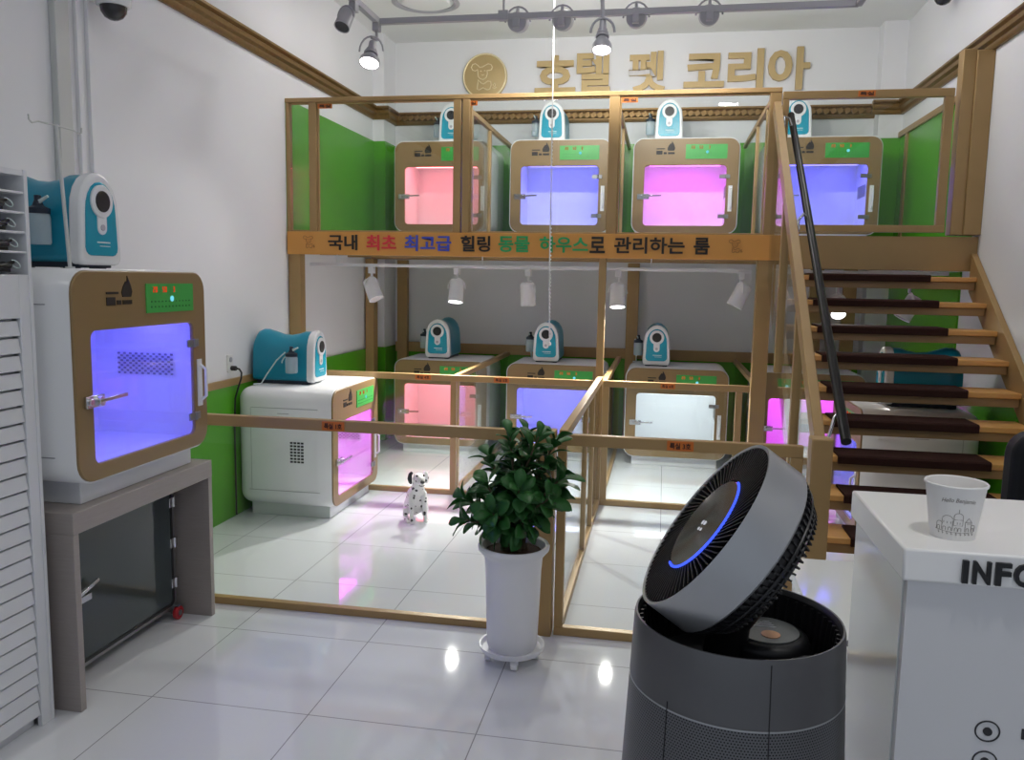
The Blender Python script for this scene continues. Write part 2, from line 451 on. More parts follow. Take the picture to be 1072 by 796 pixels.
# rings for the added fill lamps, then the ceiling diffuser
for i, (x, y) in enumerate(FILL_LAMPS):
    t = thing('added_fill_light', ('added round fill light out of view, front row by the left wall', 'added round fill light out of view, front row by the counter',
              'added round fill light out of view in front of the glass partition', 'added round fill light out of view above the mezzanine front at left',
              'added round fill light out of view above the middle of the mezzanine front', 'added round fill light out of view above the stair-head gate', 'added round fill light out of view above the stairs')[i], 'ceiling light', (x, y, CEIL_Z))
    MB().lathe([(0.13, -0.012), (0.155, -0.012), (0.16, 0), (0.13, 0), (0.13, -0.012)], 32).build('trim_ring', M_lampwhite, t)
t = thing('ceiling_diffuser', 'round grey-ringed diffuser in the ceiling above the mezzanine', 'ceiling vent', (-2.02, 6.9, CEIL_Z))
MB().lathe([(0.26, 0), (0.28, -0.012), (0.25, -0.02), (0.23, -0.01), (0.23, 0)], 40).build('rim', M_lampgrey, t)
MB().lathe([(0.2, -0.004), (0.19, -0.018), (0.0001, -0.022)], 40).build('plate', M_ceil, t)

# mezzanine deck, its fascia beam, joists and posts
struct(MB().box(XL, XR, YM+0.03, YB, 1.83, ZD), 'mezzanine_floor', M_wall, smooth=False)
struct(MB().box(XL+0.001, 0.72, YM, YM+0.03, 1.765, ZD), 'mezzanine_beam', M_treadunder, smooth=False)
struct(MB().box(0.72, XR, YM, YM+0.03, 1.70, ZD), 'stair_head_beam', M_gold, bevel=0.003)
for k, y in enumerate((6.4, 7.0, 7.6)):
    struct(MB().box(XL+0.02, XR-0.02, y, y+0.05, 1.765, 1.829), 'ceiling_beam', M_treadunder, smooth=False)
def pillar(x0, x1, y0, y1, z0, z1, name='support_pillar', m=None):
    struct(MB().box(x0, x1, y0, y1, z0, z1), name, m or M_gold, bevel=0.004)
pillar(XL+0.005, -2.67, YM+0.005, YM+0.09, 0, 1.765)
pillar(-0.455, -0.405, YM+0.005, YM+0.06, 0, 1.765)
pillar(0.61, 0.71, YM+0.005, YM+0.09, 0, 1.765)
pillar(-2.77+0.016, -2.67, 7.45, 7.56, 0, 1.765)
pillar(-2.60, -2.50, 7.93, 8.0, 0, 1.765)
pillar(-0.345, -0.235, 7.93, 8.0, 0, 1.765)
pillar(1.56, 1.67, 7.80, 7.86, 0, 1.765)
pillar(1.30, 1.41, 7.93, 8.0, 0, 1.765)
# upper posts and the tall box column by the right wall
for x0, x1 in ((-2.59, -2.53), (-1.505, -1.45), (-1.44, -1.385), (-0.415, -0.345), (0.635, 0.71)):
    pillar(x0, x1, YM-0.005, YM+0.05, ZD, 2.845, 'railing_post_pillar')
pillar(XL+0.004, XL+0.03, YM-0.005, YM+0.05, ZD, 2.845, 'railing_post_pillar')
pillar(1.79, 1.865, 5.83, 5.93, 1.93, 3.08, 'box_column')
pillar(1.865, 1.969, 5.815, 5.95, 1.93, 3.068, 'box_column')
struct(MB().box(XL, 0.71, YM-0.01, YM+0.055, 2.845, 2.875), 'railing_beam', M_gold, bevel=0.003)

# ------------------------------------------------------------------ sign board on the fascia
sb = thing('sign_board', 'long amber board with Korean slogan across the mezzanine front', 'sign', (XL, YM-0.025, 1.765))
MB().box(0.012, 3.46, 0, 0.022, -0.012, 0.155).build('board', M_signboard, sb, bevel=0.003)
SEG = [('국내', M_blackink, -2.436, -2.211), ('최초', M_redink, -2.142, -1.917), ('최고급', M_blueink, -1.853, -1.508), ('힐링', M_blackink, -1.438, -1.223),
       ('동물', M_greenink, -1.164, -0.941), ('하우스', M_greenink, -0.871, -0.53), ('로', M_blackink, -0.52, -0.414), ('관리하는', M_blackink, -0.352, 0.124), ('룸', M_blackink, 0.183, 0.29)]
for s, m, xa, xb in SEG:
    text_mesh(s, 'lettering', m, sb, (xa-XL, -0.001, 0.022), X, Z, xb-xa, 0.112, 0.006, bold=0.022)
# outline of a pup in a bow tie, at a given place, drawn as thin raised tubes
def pup(parent, ox, oy, oz, s, m, r, name='pup_outline'):
    mb = MB()
    P = lambda pts: [(ox + a*s, oy, oz + b*s) for a, b in pts]
    head = [(-.20,-.02),(-.21,.10),(-.30,.04),(-.42,.08),(-.47,.19),(-.42,.30),(-.30,.33),(-.20,.26),(-.12,.18),(0,.20),(.10,.25),(.22,.31),(.34,.28),(.40,.18),(.36,.08),(.26,.05),(.18,.06),(.20,-.08),(.15,-.22),(.02,-.30),(-.11,-.26),(-.19,-.16)]
    mb.tube(P(head), r, 6, True)
    bow = [(-.19,-.30),(-.05,-.44),(.05,-.47),(.22,-.36),(.34,-.38),(.36,-.52),(.30,-.68),(.20,-.70),(.02,-.62),(-.14,-.70),(-.22,-.66),(-.20,-.46)]
    mb.tube(P(bow), r, 6, True)
    mb.tube(P([(-.10,.02),(-.07,.05),(-.04,.02)]), r*0.8, 6); mb.tube(P([(.06,.03),(.09,.06),(.12,.03)]), r*0.8, 6)
    mb.tube(P([(-.05,-.10),(.0,-.13),(.07,-.10)]), r*0.8, 6)
    mb.tube(P([(.44,-.52),(.50,-.44),(.54,-.52),(.50,-.60)]), r, 6, True)
    mb.tube(P([(.42,-.62),(.50,-.66),(.58,-.60)]), r, 6)
    mb.build(name, m, parent)
pup(sb, -2.59-XL, -0.002, 0.095, 0.085, M_brownink, 0.0016)
pup(sb, 0.455-XL, -0.002, 0.095, 0.085, M_brownink, 0.0016)

# big gold letters and the round emblem on the back wall
hs = thing('wall_sign', 'large raised gold Korean letters spelling the hotel name on the back wall', 'sign', (0, YB, 3.3))
for ch, pa, pb, za, zb in (('호', -1.279, -0.895, 3.338, 3.683), ('텔', -0.885, -0.572, 3.342, 3.715), ('펫', -0.404, -0.067, 3.332, 3.696), ('코', 0.098, 0.458, 3.364, 3.661), ('리', 0.487, 0.800, 3.326, 3.692), ('아', 0.837, 1.198, 3.326, 3.697)):
    text_mesh(ch, 'letter', M_goldletter, hs, (pa, -0.001, za-3.3), X, Z, (pb-pa), zb-za, 0.035, bold=0.032)
em = thing('wall_emblem', 'round gold disc with outlined pup in a bow tie on the back wall', 'emblem', (-1.762, YB, 3.51))
mb = MB().lathe([(0.215, 0), (0.215, 0.03), (0.205, 0.034), (0.0001, 0.034)], 56)
mb.xform(Matrix.Rotation(pi/2, 4, 'X')).build('disc', M_goldletter, em)
mb = MB(); mb.tube([(0.205*cos(a*2*pi/56), -0.034, 0.205*sin(a*2*pi/56)) for a in range(56)], 0.008, 8, True); mb.build('rim', M_goldlight, em)
pup(em, -0.02, -0.035, 0.04, 0.235, M_goldlight, 0.005)

# ------------------------------------------------------------------ glass partitions
def glass_panel(name, label, cat, p0, p1, z0, z1, rail=0.05, dep=0.04, stiles=(), bottom=0.03, sign=None, mids=(), m=None, signz=None, signside=1, ends=True):
    """A framed sheet of glass standing on the line p0-p1."""
    m = m or M_gold
    p0, p1 = Vector((*p0, 0)), Vector((*p1, 0)); d = (p1-p0); L = d.length; d.normalize(); n = Vector((d.y, -d.x, 0))
    t = thing(name, label, cat, (p0.x, p0.y, z0))
    def bx(a0, a1, c0, c1, b, nm, mm, bev=0.003):
        mb = MB(); mb.obox(d*((a0+a1)/2) + Z*((c0+c1)/2), d*((a1-a0)/2), n*(b/2), Z*((c1-c0)/2)); return mb.build(nm, mm, t, bevel=bev)
    H = z1-z0
    bx(0, L, H-rail, H, dep, 'top_rail', m); bx(0, L, 0, bottom, dep, 'bottom_rail', m)
    for s, w in stiles: bx(s, s+w, bottom, H-rail, dep*0.9, 'stile', m)
    bx(0.004, L-0.004, bottom-0.002, H-rail+0.002, 0.008, 'glass_pane', M_glass, 0)
    if sign:
        for (sx, w, h, txt) in sign:
            zc = (H-rail/2) if signz is None else signz
            mb = MB(); mb.obox(d*(sx+w/2) + n*(dep/2+0.002) + Z*zc, d*(w/2), n*0.002, Z*(h/2))
            pl = mb.build('room_sign', M_roomsign, t)
            text_mesh(txt, 'lettering', M_signink, pl, d*(sx+w*0.1) + n*(dep/2+0.0045) + Z*(zc-h*0.33), d, Z, w*0.8, h*0.66, 0.001, bold=0.03)
    return t
# front row (n points to -Y for d = +X)
glass_panel('glass_partition', 'low gold-framed glass partition left of the potted plant', 'partition', (XL, 3.6), (-0.535, 3.6), 0, 0.935, rail=0.052, bottom=0.035, sign=[(1.235, 0.108, 0.042, '특실 1호')])
pillar(-0.53, -0.445, 3.555, 3.64, 0, 0.94, 'partition_post_pillar')
glass_panel('glass_gate', 'low gold-framed glass gate behind the air purifier', 'gate', (-0.435, 3.6), (0.60, 3.6), 0, 0.925, rail=0.05, bottom=0.04, stiles=((0, 0.04), (0.985, 0.05)), sign=[(0.472, 0.112, 0.042, '특실 3호')])
glass_panel('glass_partition', 'low glass partition running back from the plant to the mezzanine', 'partition', (-0.42, 5.83), (-0.42, 3.66), 0, 0.93, rail=0.045, bottom=0.04, stiles=((0.62, 0.035), (1.10, 0.035)))
# second row, under the front of the mezzanine
glass_panel('glass_partition', 'glass front of the two lower left bays under the mezzanine', 'partition', (-2.66, 5.86), (-0.47, 5.86), 0, 0.895, rail=0.045, bottom=0.035, stiles=((1.15, 0.045),), sign=[(0.885, 0.12, 0.036, '특실 4호'), (1.475, 0.112, 0.036, '특실 5호')])
glass_panel('glass_gate', 'gold-framed glass gate before the white-lit cabinet', 'gate', (-0.40, 5.85), (0.60, 5.85), 0, 0.90, rail=0.045, bottom=0.04, stiles=((0, 0.045), (0.91, 0.045)), sign=[(0.40, 0.10, 0.036, '특실 6호')])
glass_panel('glass_divider', 'lower glass divider between pink-lit and blue-lit cabinets', 'partition', (-1.49, 8.0), (-1.49, 5.93), 0, 0.89, rail=0.04, bottom=0.03, stiles=((2.02, 0.04),))
glass_panel('glass_divider', 'lower glass divider between blue-lit and white-lit cabinets', 'partition', (-0.40, 7.9), (-0.40, 5.93), 0, 0.89, rail=0.04, bottom=0.03, stiles=((1.92, 0.04),))
glass_panel('glass_divider', 'lower glass divider right of the white-lit cabinet', 'partition', (0.68, 8.0), (0.68, 5.96), 0, 0.89, rail=0.04, bottom=0.03, stiles=((1.99, 0.04),))
# upper row
for (xa, xb, lab, sg) in ((-2.53, -1.505, 'upper glass panel before the pink-lit cabinet', (0.01, 0.11, 0.032)), (-1.385, -0.415, 'upper glass panel before the blue-lit cabinet with the hanging cord', (-0.05, 0.10, 0.032)), (-0.345, 0.635, 'upper glass panel before the magenta-lit cabinet', (0.01, 0.11, 0.032))):
    t = glass_panel('glass_partition', lab, 'partition', (xa, YM+0.02), (xb, YM+0.02), ZD, 2.845, rail=0.012, dep=0.03, bottom=0.012, stiles=((0, 0.012),), sign=[(*sg, '특실')], signz=0.895)
glass_panel('glass_partition', 'narrow upper glass panel against the left wall', 'partition', (XL+0.03, YM+0.02), (-2.59, YM+0.02), ZD, 2.845, rail=0.012, dep=0.03, bottom=0.012)
glass_panel('glass_gate', 'tall gold-framed glass gate at the head of the stairs', 'gate', (0.715, YM), (1.755, YM), 1.945, 2.845, rail=0.05, dep=0.045, bottom=0.045, stiles=((0, 0.04), (0.985, 0.055)), sign=[(0.461, 0.105, 0.036, '특실')])
for x, lab in ((-1.465, 'upper glass divider between the pink-lit and blue-lit cabinets'), (-0.375, 'upper glass divider between the blue-lit and magenta-lit cabinets'), (0.672, 'upper glass divider right of the magenta-lit cabinet')):
    glass_panel('glass_divider', lab, 'partition', (x, YB-0.06), (x, YM+0.06), ZD, 2.845, rail=0.035, dep=0.035, bottom=0.03, stiles=((1.08, 0.04), (1.75, 0.035)))

# ------------------------------------------------------------------ heated pet cabinets
UW, UD, UZ0, UZ1 = 0.87, 0.665, 0.08, 0.865
def make_cabinet(label, loc, rz, led_rgb, led_str, key, side_detail=False, big=False):
    t = thing('pet_cabinet', label, 'cabinet', loc, rz, 'heated pet cabinets')
    w = UW/2
    # outer shell: a rounded box open at the front
    bm = bmesh.new(); bmesh.ops.create_cube(bm, size=1.0)
    for v in bm.verts: v.co = Vector((v.co.x*UW, v.co.y*(UD+0.2) + (UD+0.2)/2, UZ0 + (v.co.z+0.5)*(UZ1-UZ0)))
    bmesh.ops.bevel(bm, geom=bm.edges[:], offset=0.085, segments=7, profile=0.5, affect='EDGES', clamp_overlap=True)
    bmesh.ops.bisect_plane(bm, geom=bm.verts[:]+bm.edges[:]+bm.faces[:], plane_co=(0, 0.20, 0), plane_no=(0,-1,0), clear_outer=True)
    for v in bm.verts: v.co.y -= 0.19
    me = bpy.data.meshes.new('shell'); bmesh.ops.recalc_face_normals(bm, faces=bm.faces); bm.to_mesh(me); bm.free()
    for p in me.polygons: p.use_smooth = True
    me.materials.append(M_white); o = bpy.data.objects.new('shell', me); COL.objects.link(o); o.parent = t
    sm = o.modifiers.new('solid', 'SOLIDIFY'); sm.thickness = 0.012; sm.offset = -1
    if side_detail:
        mb = MB()
        for s in (-1, 1):
            x = s*(w+0.0005)
            mb.box(x-0.0015, x+0.0015, 0.10, UD-0.10, 0.735, 0.739).box(x-0.0015, x+0.0015, 0.09, UD-0.08, 0.185, 0.189)
            mb.box(x-0.0015, x+0.0015, UD-0.10, UD-0.097, 0.189, 0.735)
            mb.box(x-0.0015, x+0.0015, 0.30, 0.38, 0.70, 0.704)
        mb.build('side_panel_seam', M_seam, o)
        mb = MB()
        for k in range(7):
            for j in range(4):
                mb.box(-w-0.002, -w+0.001, 0.20+j*0.025, 0.218+j*0.025, 0.38+k*0.021, 0.392+k*0.021)
        mb.build('vent', M_dark, o)
        MB().cyl((-w-0.004, 0.33, 0.655), (-w+0.002, 0.33, 0.655), 0.012).build('lock', M_dark, o)
    # front plate with the door opening
    wx0, wx1, wz0, wz1 = -w+0.098, w-0.105, UZ0+0.068, UZ1-0.225
    MB().ring(rrect(-w+0.007, w-0.007, UZ0+0.007, UZ1-0.007, 0.080), rrect(wx0, wx1, wz0, wz1, 0.03), (0,0,0), X, Z, (0, 0.018, 0)).build('front_plate', M_tan, t, bevel=0.004)
    # lining
    lx0, lx1, lz0, lz1, ly = wx0-0.02, wx1+0.02, wz0-0.02, wz1+0.05, 0.50
    mb = MB()
    mb.v += [(lx0,0.02,lz0),(lx1,0.02,lz0),(lx1,ly,lz0),(lx0,ly,lz0),(lx0,0.02,lz1),(lx1,0.02,lz1),(lx1,ly,lz1),(lx0,ly,lz1)]
    mb.f += [(0,1,2,3),(4,7,6,5),(1,5,6,2),(0,3,7,4),(3,2,6,7)]
    ln = mb.build('lining', M_liner, t, smooth=False)
    s2 = ln.modifiers.new('solid', 'SOLIDIFY'); s2.thickness = 0.008; s2.offset = 1
    mb = MB()
    for k in range(9):
        for j in range(19):
            if (k+j) % 2 == 0: mb.box(lx1-0.0115, lx1-0.0085, 0.11+j*0.0145, 0.1215+j*0.0145, 0.40+k*0.011, 0.409+k*0.011)
    mb.build('side_vent', M_steel, ln)
    led = emit('led_'+key, led_rgb, led_str*(0.75 if key == 'white' else 1.0))
    MB().box(lx0+0.06, lx1-0.06, 0.12, 0.24, lz1-0.026, lz1-0.012).build('light_strip', led, t)
    # glass door with latch, hinges and pull
    d = MB().prism(rrect(wx0+0.004, wx1-0.004, wz0+0.004, wz1-0.004, 0.028), (0, 0.006, 0), X, Z, (0, 0.006, 0)).build('glass_door', M_doorglass, t, smooth=False)
    lz = UZ0 + 0.305
    mb = MB(); mb.box(wx0-0.055, wx0+0.045, -0.014, -0.001, lz-0.022, lz+0.022).cyl((wx0+0.012, -0.03, lz), (wx0+0.012, -0.012, lz), 0.018)
    mb.cyl((wx0-0.035, -0.024, lz), (wx0-0.035, -0.012, lz), 0.014)
    mb.bar((wx0-0.01, -0.03, lz+0.002), (wx0+0.145, -0.034, lz+0.008), 0.012, 0.014); mb.build('latch', M_chrome, d, bevel=0.002)
    for z in (UZ0+0.145, wz1-0.09):
        mb = MB(); mb.box(wx1-0.055, wx1-0.008, -0.008, -0.0005, z-0.016, z+0.016).box(wx1-0.002, wx1+0.03, -0.008, -0.0005, z-0.016, z+0.016).cyl((wx1-0.004, -0.009, z-0.018), (wx1-0.004, -0.009, z+0.018), 0.007)
        mb.build('hinge', M_steel, d, bevel=0.0015)
    hx = wx1+0.035; hz = UZ0+0.29
    mb = MB(); mb.box(hx-0.014, hx+0.018, -0.006, 0.001, hz-0.105, hz+0.105); mb.tube([(hx+0.008, -0.004, hz-0.08), (hx+0.008, -0.03, hz-0.06), (hx+0.008, -0.03, hz+0.06), (hx+0.008, -0.004, hz+0.08)], 0.007)
    mb.build('pull_handle', M_white, t)
    # control film with digits and keys
    px0, px1, pz0, pz1 = w-0.44, w-0.105, UZ1-0.172, UZ1-0.055
    cp = MB().box(px0, px1, -0.004, 0.0005, pz0, pz1).build('control_panel', M_panelgreen, t)
    mb = MB()
    for k in range(12): mb.box(px0+0.03+k*0.0245, px0+0.037+k*0.0245, -0.0055, -0.0035, pz0+0.02, pz0+0.027).box(px0+0.03+k*0.0245, px0+0.038+k*0.0245, -0.0055, -0.0035, pz0+0.042, pz0+0.048)
    mb.build('key_print', M_panelline, cp)
    mb = MB()
    def seg7(x, z, segs, h=0.02, ww=0.011):
        S = {'a': (0, ww, h, h+.003), 'd': (0, ww, 0, .003), 'g': (0, ww, h/2, h/2+.003), 'f': (0, .003, h/2, h), 'b': (ww-.003, ww, h/2, h), 'e': (0, .003, 0, h/2), 'c': (ww-.003, ww, 0, h/2)}
        for s in segs: a = S[s]; mb.box(x+a[0], x+a[1], -0.0058, -0.0035, z+a[2], z+a[3])
    for x, s in ((0.045, 'abged'), (0.062, 'abcdef'), (0.11, 'acdfg'), (0.127, 'abcdef'), (0.185, 'abcdg')): seg7(px0+x, pz1-0.035, s)
    mb.build('digits', M_digit, cp)
    MB().cyl((px0+0.175, -0.006, pz0+0.055), (px0+0.175, -0.0035, pz0+0.055), 0.012).build('indicator', M_cyanled, cp)
    # emblem: flame above blocks of print
    ex = -w+0.19; ez = UZ1-0.135
    mb = MB(); mb.box(ex, ex+0.05, -0.003, 0.001, ez, ez+0.03).box(ex+0.06, ex+0.085, -0.003, 0.001, ez+0.002, ez+0.018).box(ex+0.095, ex+0.15, -0.003, 0.001, ez+0.002, ez+0.018)
    mb.box(ex, ex+0.07, -0.003, 0.001, ez+0.042, ez+0.05)
    fl = [(0,0),(0.05,0),(0.058,0.02),(0.05,0.045),(0.03,0.08),(0.028,0.055),(0.02,0.06),(0.004,0.04),(-0.006,0.018)]
    mb.prism(fl, (ex+0.095, -0.003, ez+0.03), X, Z, (0, 0.004, 0)); mb.build('emblem', M_blackink, t)
    # plinth
    MB().box(-w+0.07, w-0.07, 0.05, UD-0.06, 0, UZ0+0.01).build('plinth', M_whitesheet, t, bevel=0.004)
    return t
BLUE, MAG, PINK, WHT = (0.10, 0.085, 1.0), (0.92, 0.075, 1.0), (1.0, 0.19, 0.25), (0.86, 0.95, 1.0)
LS = 11.5
TABLE_Z = 0.745
make_cabinet('large blue-lit pet cabinet standing on the grey table', (-2.035, 3.02, TABLE_Z), pi/2, BLUE, LS, 'blue', True)
make_cabinet('magenta-lit pet cabinet on the floor seen side-on at left', (-2.07, 5.425, 0), pi/2, MAG, LS, 'magenta', True)
LX = (-1.955, -0.915, 0.135, 1.235)
for x, c, k, lab in zip(LX, (PINK, BLUE, WHT, MAG), ('pink', 'blue', 'white', 'magenta'), ('pink-lit pet cabinet on the floor under the mezzanine', 'blue-lit pet cabinet on the floor behind the potted plant', 'white-lit pet cabinet on the floor under the mezzanine', 'magenta-lit pet cabinet on the floor behind the stairs')):
    make_cabinet(lab, (x, 7.2, 0), 0, c, LS, k)
for x, c, k, lab in zip(LX, (PINK, BLUE, MAG, BLUE), ('pink', 'blue', 'magenta', 'blue'), ('pink-lit pet cabinet up on the mezzanine', 'blue-lit pet cabinet upstairs behind the hanging white cord', 'magenta-lit pet cabinet up on the mezzanine', 'blue-lit pet cabinet upstairs behind the stair-head gate')):
    make_cabinet(lab, (x, 7.2, ZD), 0, c, LS, k)
make_cabinet('blue-lit pet cabinet under the stairs facing left', (1.19, 5.62, 0), -pi/2, BLUE, LS, 'blue', True)

# ------------------------------------------------------------------ oxygen concentrators (front faces -Y)
def make_concentrator():
    t = thing('oxygen_concentrator', 'x', 'oxygen machine', (0,0,0), 0, 'teal oxygen machines')
    W2, H = 0.118, 0.355
    def arch(w, z0, h, top=0.10, n=10, r=0.03):
        pts = [(-w+r, z0), (w-r, z0)]
        pts += [(w-r + r*cos(a), z0+r + r*sin(a)) for a in (-pi/3, -pi/6, 0)]
        for k in range(n+1):
            a = pi*k/n; pts.append((w*0.93*cos(a)*1.0 + 0, z0+h-top + top*sin(a)))
        pts += [(-w+r + r*cos(a), z0+r + r*sin(a)) for a in (pi, pi+pi/6, pi+pi/3)]
        return pts
    # body with a saddle-shaped carrying top
    prof = arch(W2*0.98, 0.022, H-0.022, 0.14)
    secs = [(0.05, 1.0), (0.10, 1.0), (0.14, 0.955), (0.20, 0.92), (0.26, 0.935), (0.31, 0.985), (0.36, 1.03), (0.40, 1.03), (0.43, 0.99), (0.44, 0.93)]
    mb = MB(); n = len(prof)
    for y, sc in secs:
        q = 1.0 if y < 0.42 else 0.95
        for a, b in prof: mb.v.append((a*q, y, 0.022 + (b-0.022)*sc))
    for i in range(len(secs)-1):
        for k in range(n):
            j = (k+1) % n; mb.f.append((i*n+k, i*n+j, (i+1)*n+j, (i+1)*n+k))
    mb.f.append(tuple(range(n))); mb.f.append(tuple((len(secs)-1)*n+k for k in reversed(range(n))))
    mb.build('housing', M_teal, t)
    f = MB().prism(arch(W2, 0.014, H-0.008, 0.145), (0, 0, 0), X, Z, (0, 0.055, 0)).build('front_bezel', M_white, t, bevel=0.012, seg=3)
    MB().prism(arch(W2*0.78, 0.050, H-0.078, 0.115), (0, -0.004, 0), X, Z, (0, 0.006, 0)).build('front_film', M_tealfront, f, bevel=0.002)
    dz = 0.254
    mb = MB(); mb.xform(Matrix.Identity(4))
    mb.cyl((0, -0.012, dz), (0, -0.002, dz), 0.062, n=32); mb.build('dial_ring', M_white, f, bevel=0.003)
    mb = MB(); mb.prism(rrect(-0.026, 0.026, dz-0.125, dz-0.03, 0.026), (0, -0.008, 0), X, Z, (0, 0.008, 0)); mb.build('button_plate', M_white, f, bevel=0.002)
    MB().cyl((0, -0.016, dz), (0, -0.01, dz), 0.040, n=28).build('dial', M_black, f, bevel=0.002)
    MB().cyl((0, -0.011, dz-0.098), (0, -0.007, dz-0.098), 0.012).build('button', M_lampgrey, f)
    mb = MB().box(-0.03, 0.045, -0.005, -0.0038, 0.098, 0.103).box(-0.015, 0.045, -0.005, -0.0038, 0.085, 0.0875); mb.build('print', M_tube, f)
    mb = MB(); mb.box(-W2*0.8, W2*0.8, 0.03, 0.42, 0.004, 0.03)
    for sx in (-1, 1):
        for y in (0.05, 0.37): mb.box(sx*W2*0.62-0.02, sx*W2*0.62+0.02, y, y+0.05, 0.0, 0.016)
    mb.build('rubber_foot', M_navy, t, bevel=0.003)
    # humidifier bottle on the left side
    by, bx = 0.135, -W2-0.042
    b = MB().lathe([(0.0001, 0.085), (0.036, 0.085), (0.040, 0.092), (0.040, 0.182), (0.035, 0.20)], 24, (bx, by, 0)).build('bottle', M_bottle, t)
    MB().lathe([(0.040, 0.196), (0.040, 0.215), (0.02, 0.225), (0.012, 0.245), (0.012, 0.262), (0.0001, 0.264)], 24, (bx, by, 0)).build('bottle_cap', M_navy, b)
    MB().lathe([(0.038, 0.09), (0.038, 0.14), (0.0001, 0.145)], 24, (bx, by, 0.001)).build('water', glass('water', (0.82, 0.92, 0.96)), b)
    MB().box(bx-0.036, bx+0.05, by-0.003, by+0.003, 0.152, 0.156).build('bottle_strap', M_navy, t)
    mb = MB(); pts = []
    for k in range(15):
        a = k/14*pi*1.5; pts.append((bx-0.002-0.01*sin(a), by+0.01-0.07*sin(a)*0.9, 0.235+0.045*sin(a*0.8)-0.06*k/14))
    mb.tube(pts, 0.0045).tube([(bx-0.03, by+0.03, 0.225), (bx-0.035, by+0.09, 0.17), (bx-0.02, by+0.17, 0.07), (bx-0.02, by+0.21, 0.008), (bx-0.05, by+0.25, 0.006)], 0.0045); mb.build('hose', M_tube, t)
    return t
proto = make_concentrator()
ZT = UZ1
CON = [(-2.125, 2.885, TABLE_Z+ZT, pi/2, 'oxygen machine on the large cabinet beside the white rack'),
       (-2.29, 5.32, ZT, pi/2, 'oxygen machine with coiled hose on the side-on magenta cabinet'),
       (-2.003, 7.27, ZT, 0, 'oxygen machine on the lower pink-lit cabinet'),
       (-1.012, 7.27, ZT, 0, 'oxygen machine on the lower blue-lit cabinet below the hanging cord'),
       (-0.047, 7.27, ZT, 0, 'oxygen machine on the lower white-lit cabinet'),
       (-1.93, 7.42, ZD+ZT, 0, 'oxygen machine on the upper pink-lit cabinet behind the rail post'),
       (-1.025, 7.42, ZD+ZT, 0, 'oxygen machine on the upper blue-lit cabinet'),
       (-0.015, 7.42, ZD+ZT, 0, 'oxygen machine on the upper magenta-lit cabinet'),
       (1.035, 7.42, ZD+ZT, 0, 'oxygen machine upstairs above the black stair handrail'),
       (1.34, 5.45, ZT, -pi/2, 'oxygen machine glimpsed between the stair treads')]
for i, (x, y, z, rz, lab) in enumerate(CON):
    o = proto if i == 0 else copy_tree(proto)
    o.location = (x, y, z); o.rotation_euler = (0, 0, rz); o['label'] = 'teal and white ' + lab

# ------------------------------------------------------------------ grey table and the smoked glass cage beneath it
TX0, TX1, TY0, TY1 = -2.745, -2.03, 2.54, 3.465
t = thing('display_table', 'grey wood-grain table carrying the large blue-lit cabinet', 'table', (-2.39, 3.0, 0))
o_ = (-2.39, 3.0, 0)
MB().box(TX0, TX1, TY0, TY1, 0.665, TABLE_Z).build('table_top', M_greylam, t, bevel=0.003, off=o_)
MB().box(TX0, TX1-0.002, TY0, TY0+0.03, 0, 0.665).build('side_panel', M_greylam, t, bevel=0.002, off=o_)
MB().box(TX0, TX1-0.002, TY1-0.03, TY1, 0, 0.665).build('side_panel', M_greylam, t, bevel=0.002, off=o_)
MB().box(TX0, TX0+0.02, TY0+0.03, TY1-0.03, 0.3, 0.665).build('back_panel', M_greylam, t, off=o_)
t = thing('animal_cage', 'dark glass-fronted cage on red casters under the grey table', 'cage', (-2.46, 2.99, 0))
o_ = (-2.46, 2.99, 0)
cx0, cx1, cy0, cy1, cz0, cz1 = -2.70, -2.19, 2.60, 3.405, 0.05, 0.65
mb = MB().box(cx0, cx1, cy0, cy0+0.025, cz0, cz1).box(cx0, cx1, cy1-0.025, cy1, cz0, cz1).box(cx0, cx1, cy0, cy1, cz0, cz0+0.025).box(cx0, cx1, cy0, cy1, cz1-0.025, cz1).box(cx0, cx0+0.02, cy0, cy1, cz0, cz1)
mb.build('case', M_steel, t, bevel=0.003, off=o_)
d = MB().prism(rrect(cy0+0.02, cy1-0.045, cz0+0.03, cz1-0.012, 0.025), (cx1+0.003, 0, 0), Y, Z, (0.01, 0, 0)).build('glass_door', M_darkglass, t, off=o_, smooth=False)
mb = MB(); mb.ring(rrect(cy0+0.016, cy1-0.041, cz0+0.026, cz1-0.008, 0.028), rrect(cy0+0.03, cy1-0.055, cz0+0.04, cz1-0.022, 0.02), (cx1+0.001, 0, 0), Y, Z, (0.014, 0, 0)); mb.build('gasket', M_black, d, off=o_)
mb = MB(); mb.box(cx1+0.012, cx1+0.03, cy0+0.04, cy0+0.19, 0.325, 0.352).box(cx1+0.012, cx1+0.035, cy0+0.05, cy0+0.10, 0.35, 0.385).bar((cx1+0.035, cy0+0.05, 0.35), (cx1+0.045, cy0+0.21, 0.40), 0.014, 0.014); mb.build('latch', M_chrome, d, bevel=0.002, off=o_)
for z in (0.18, 0.37, 0.56):
    mb = MB(); mb.box(cx1+0.002, cx1+0.02, cy1-0.065, cy1-0.012, z-0.022, z+0.022).cyl((cx1+0.018, cy1-0.035, z-0.024), (cx1+0.018, cy1-0.035, z+0.024), 0.008); mb.build('hinge', M_chrome, d, bevel=0.002, off=o_)
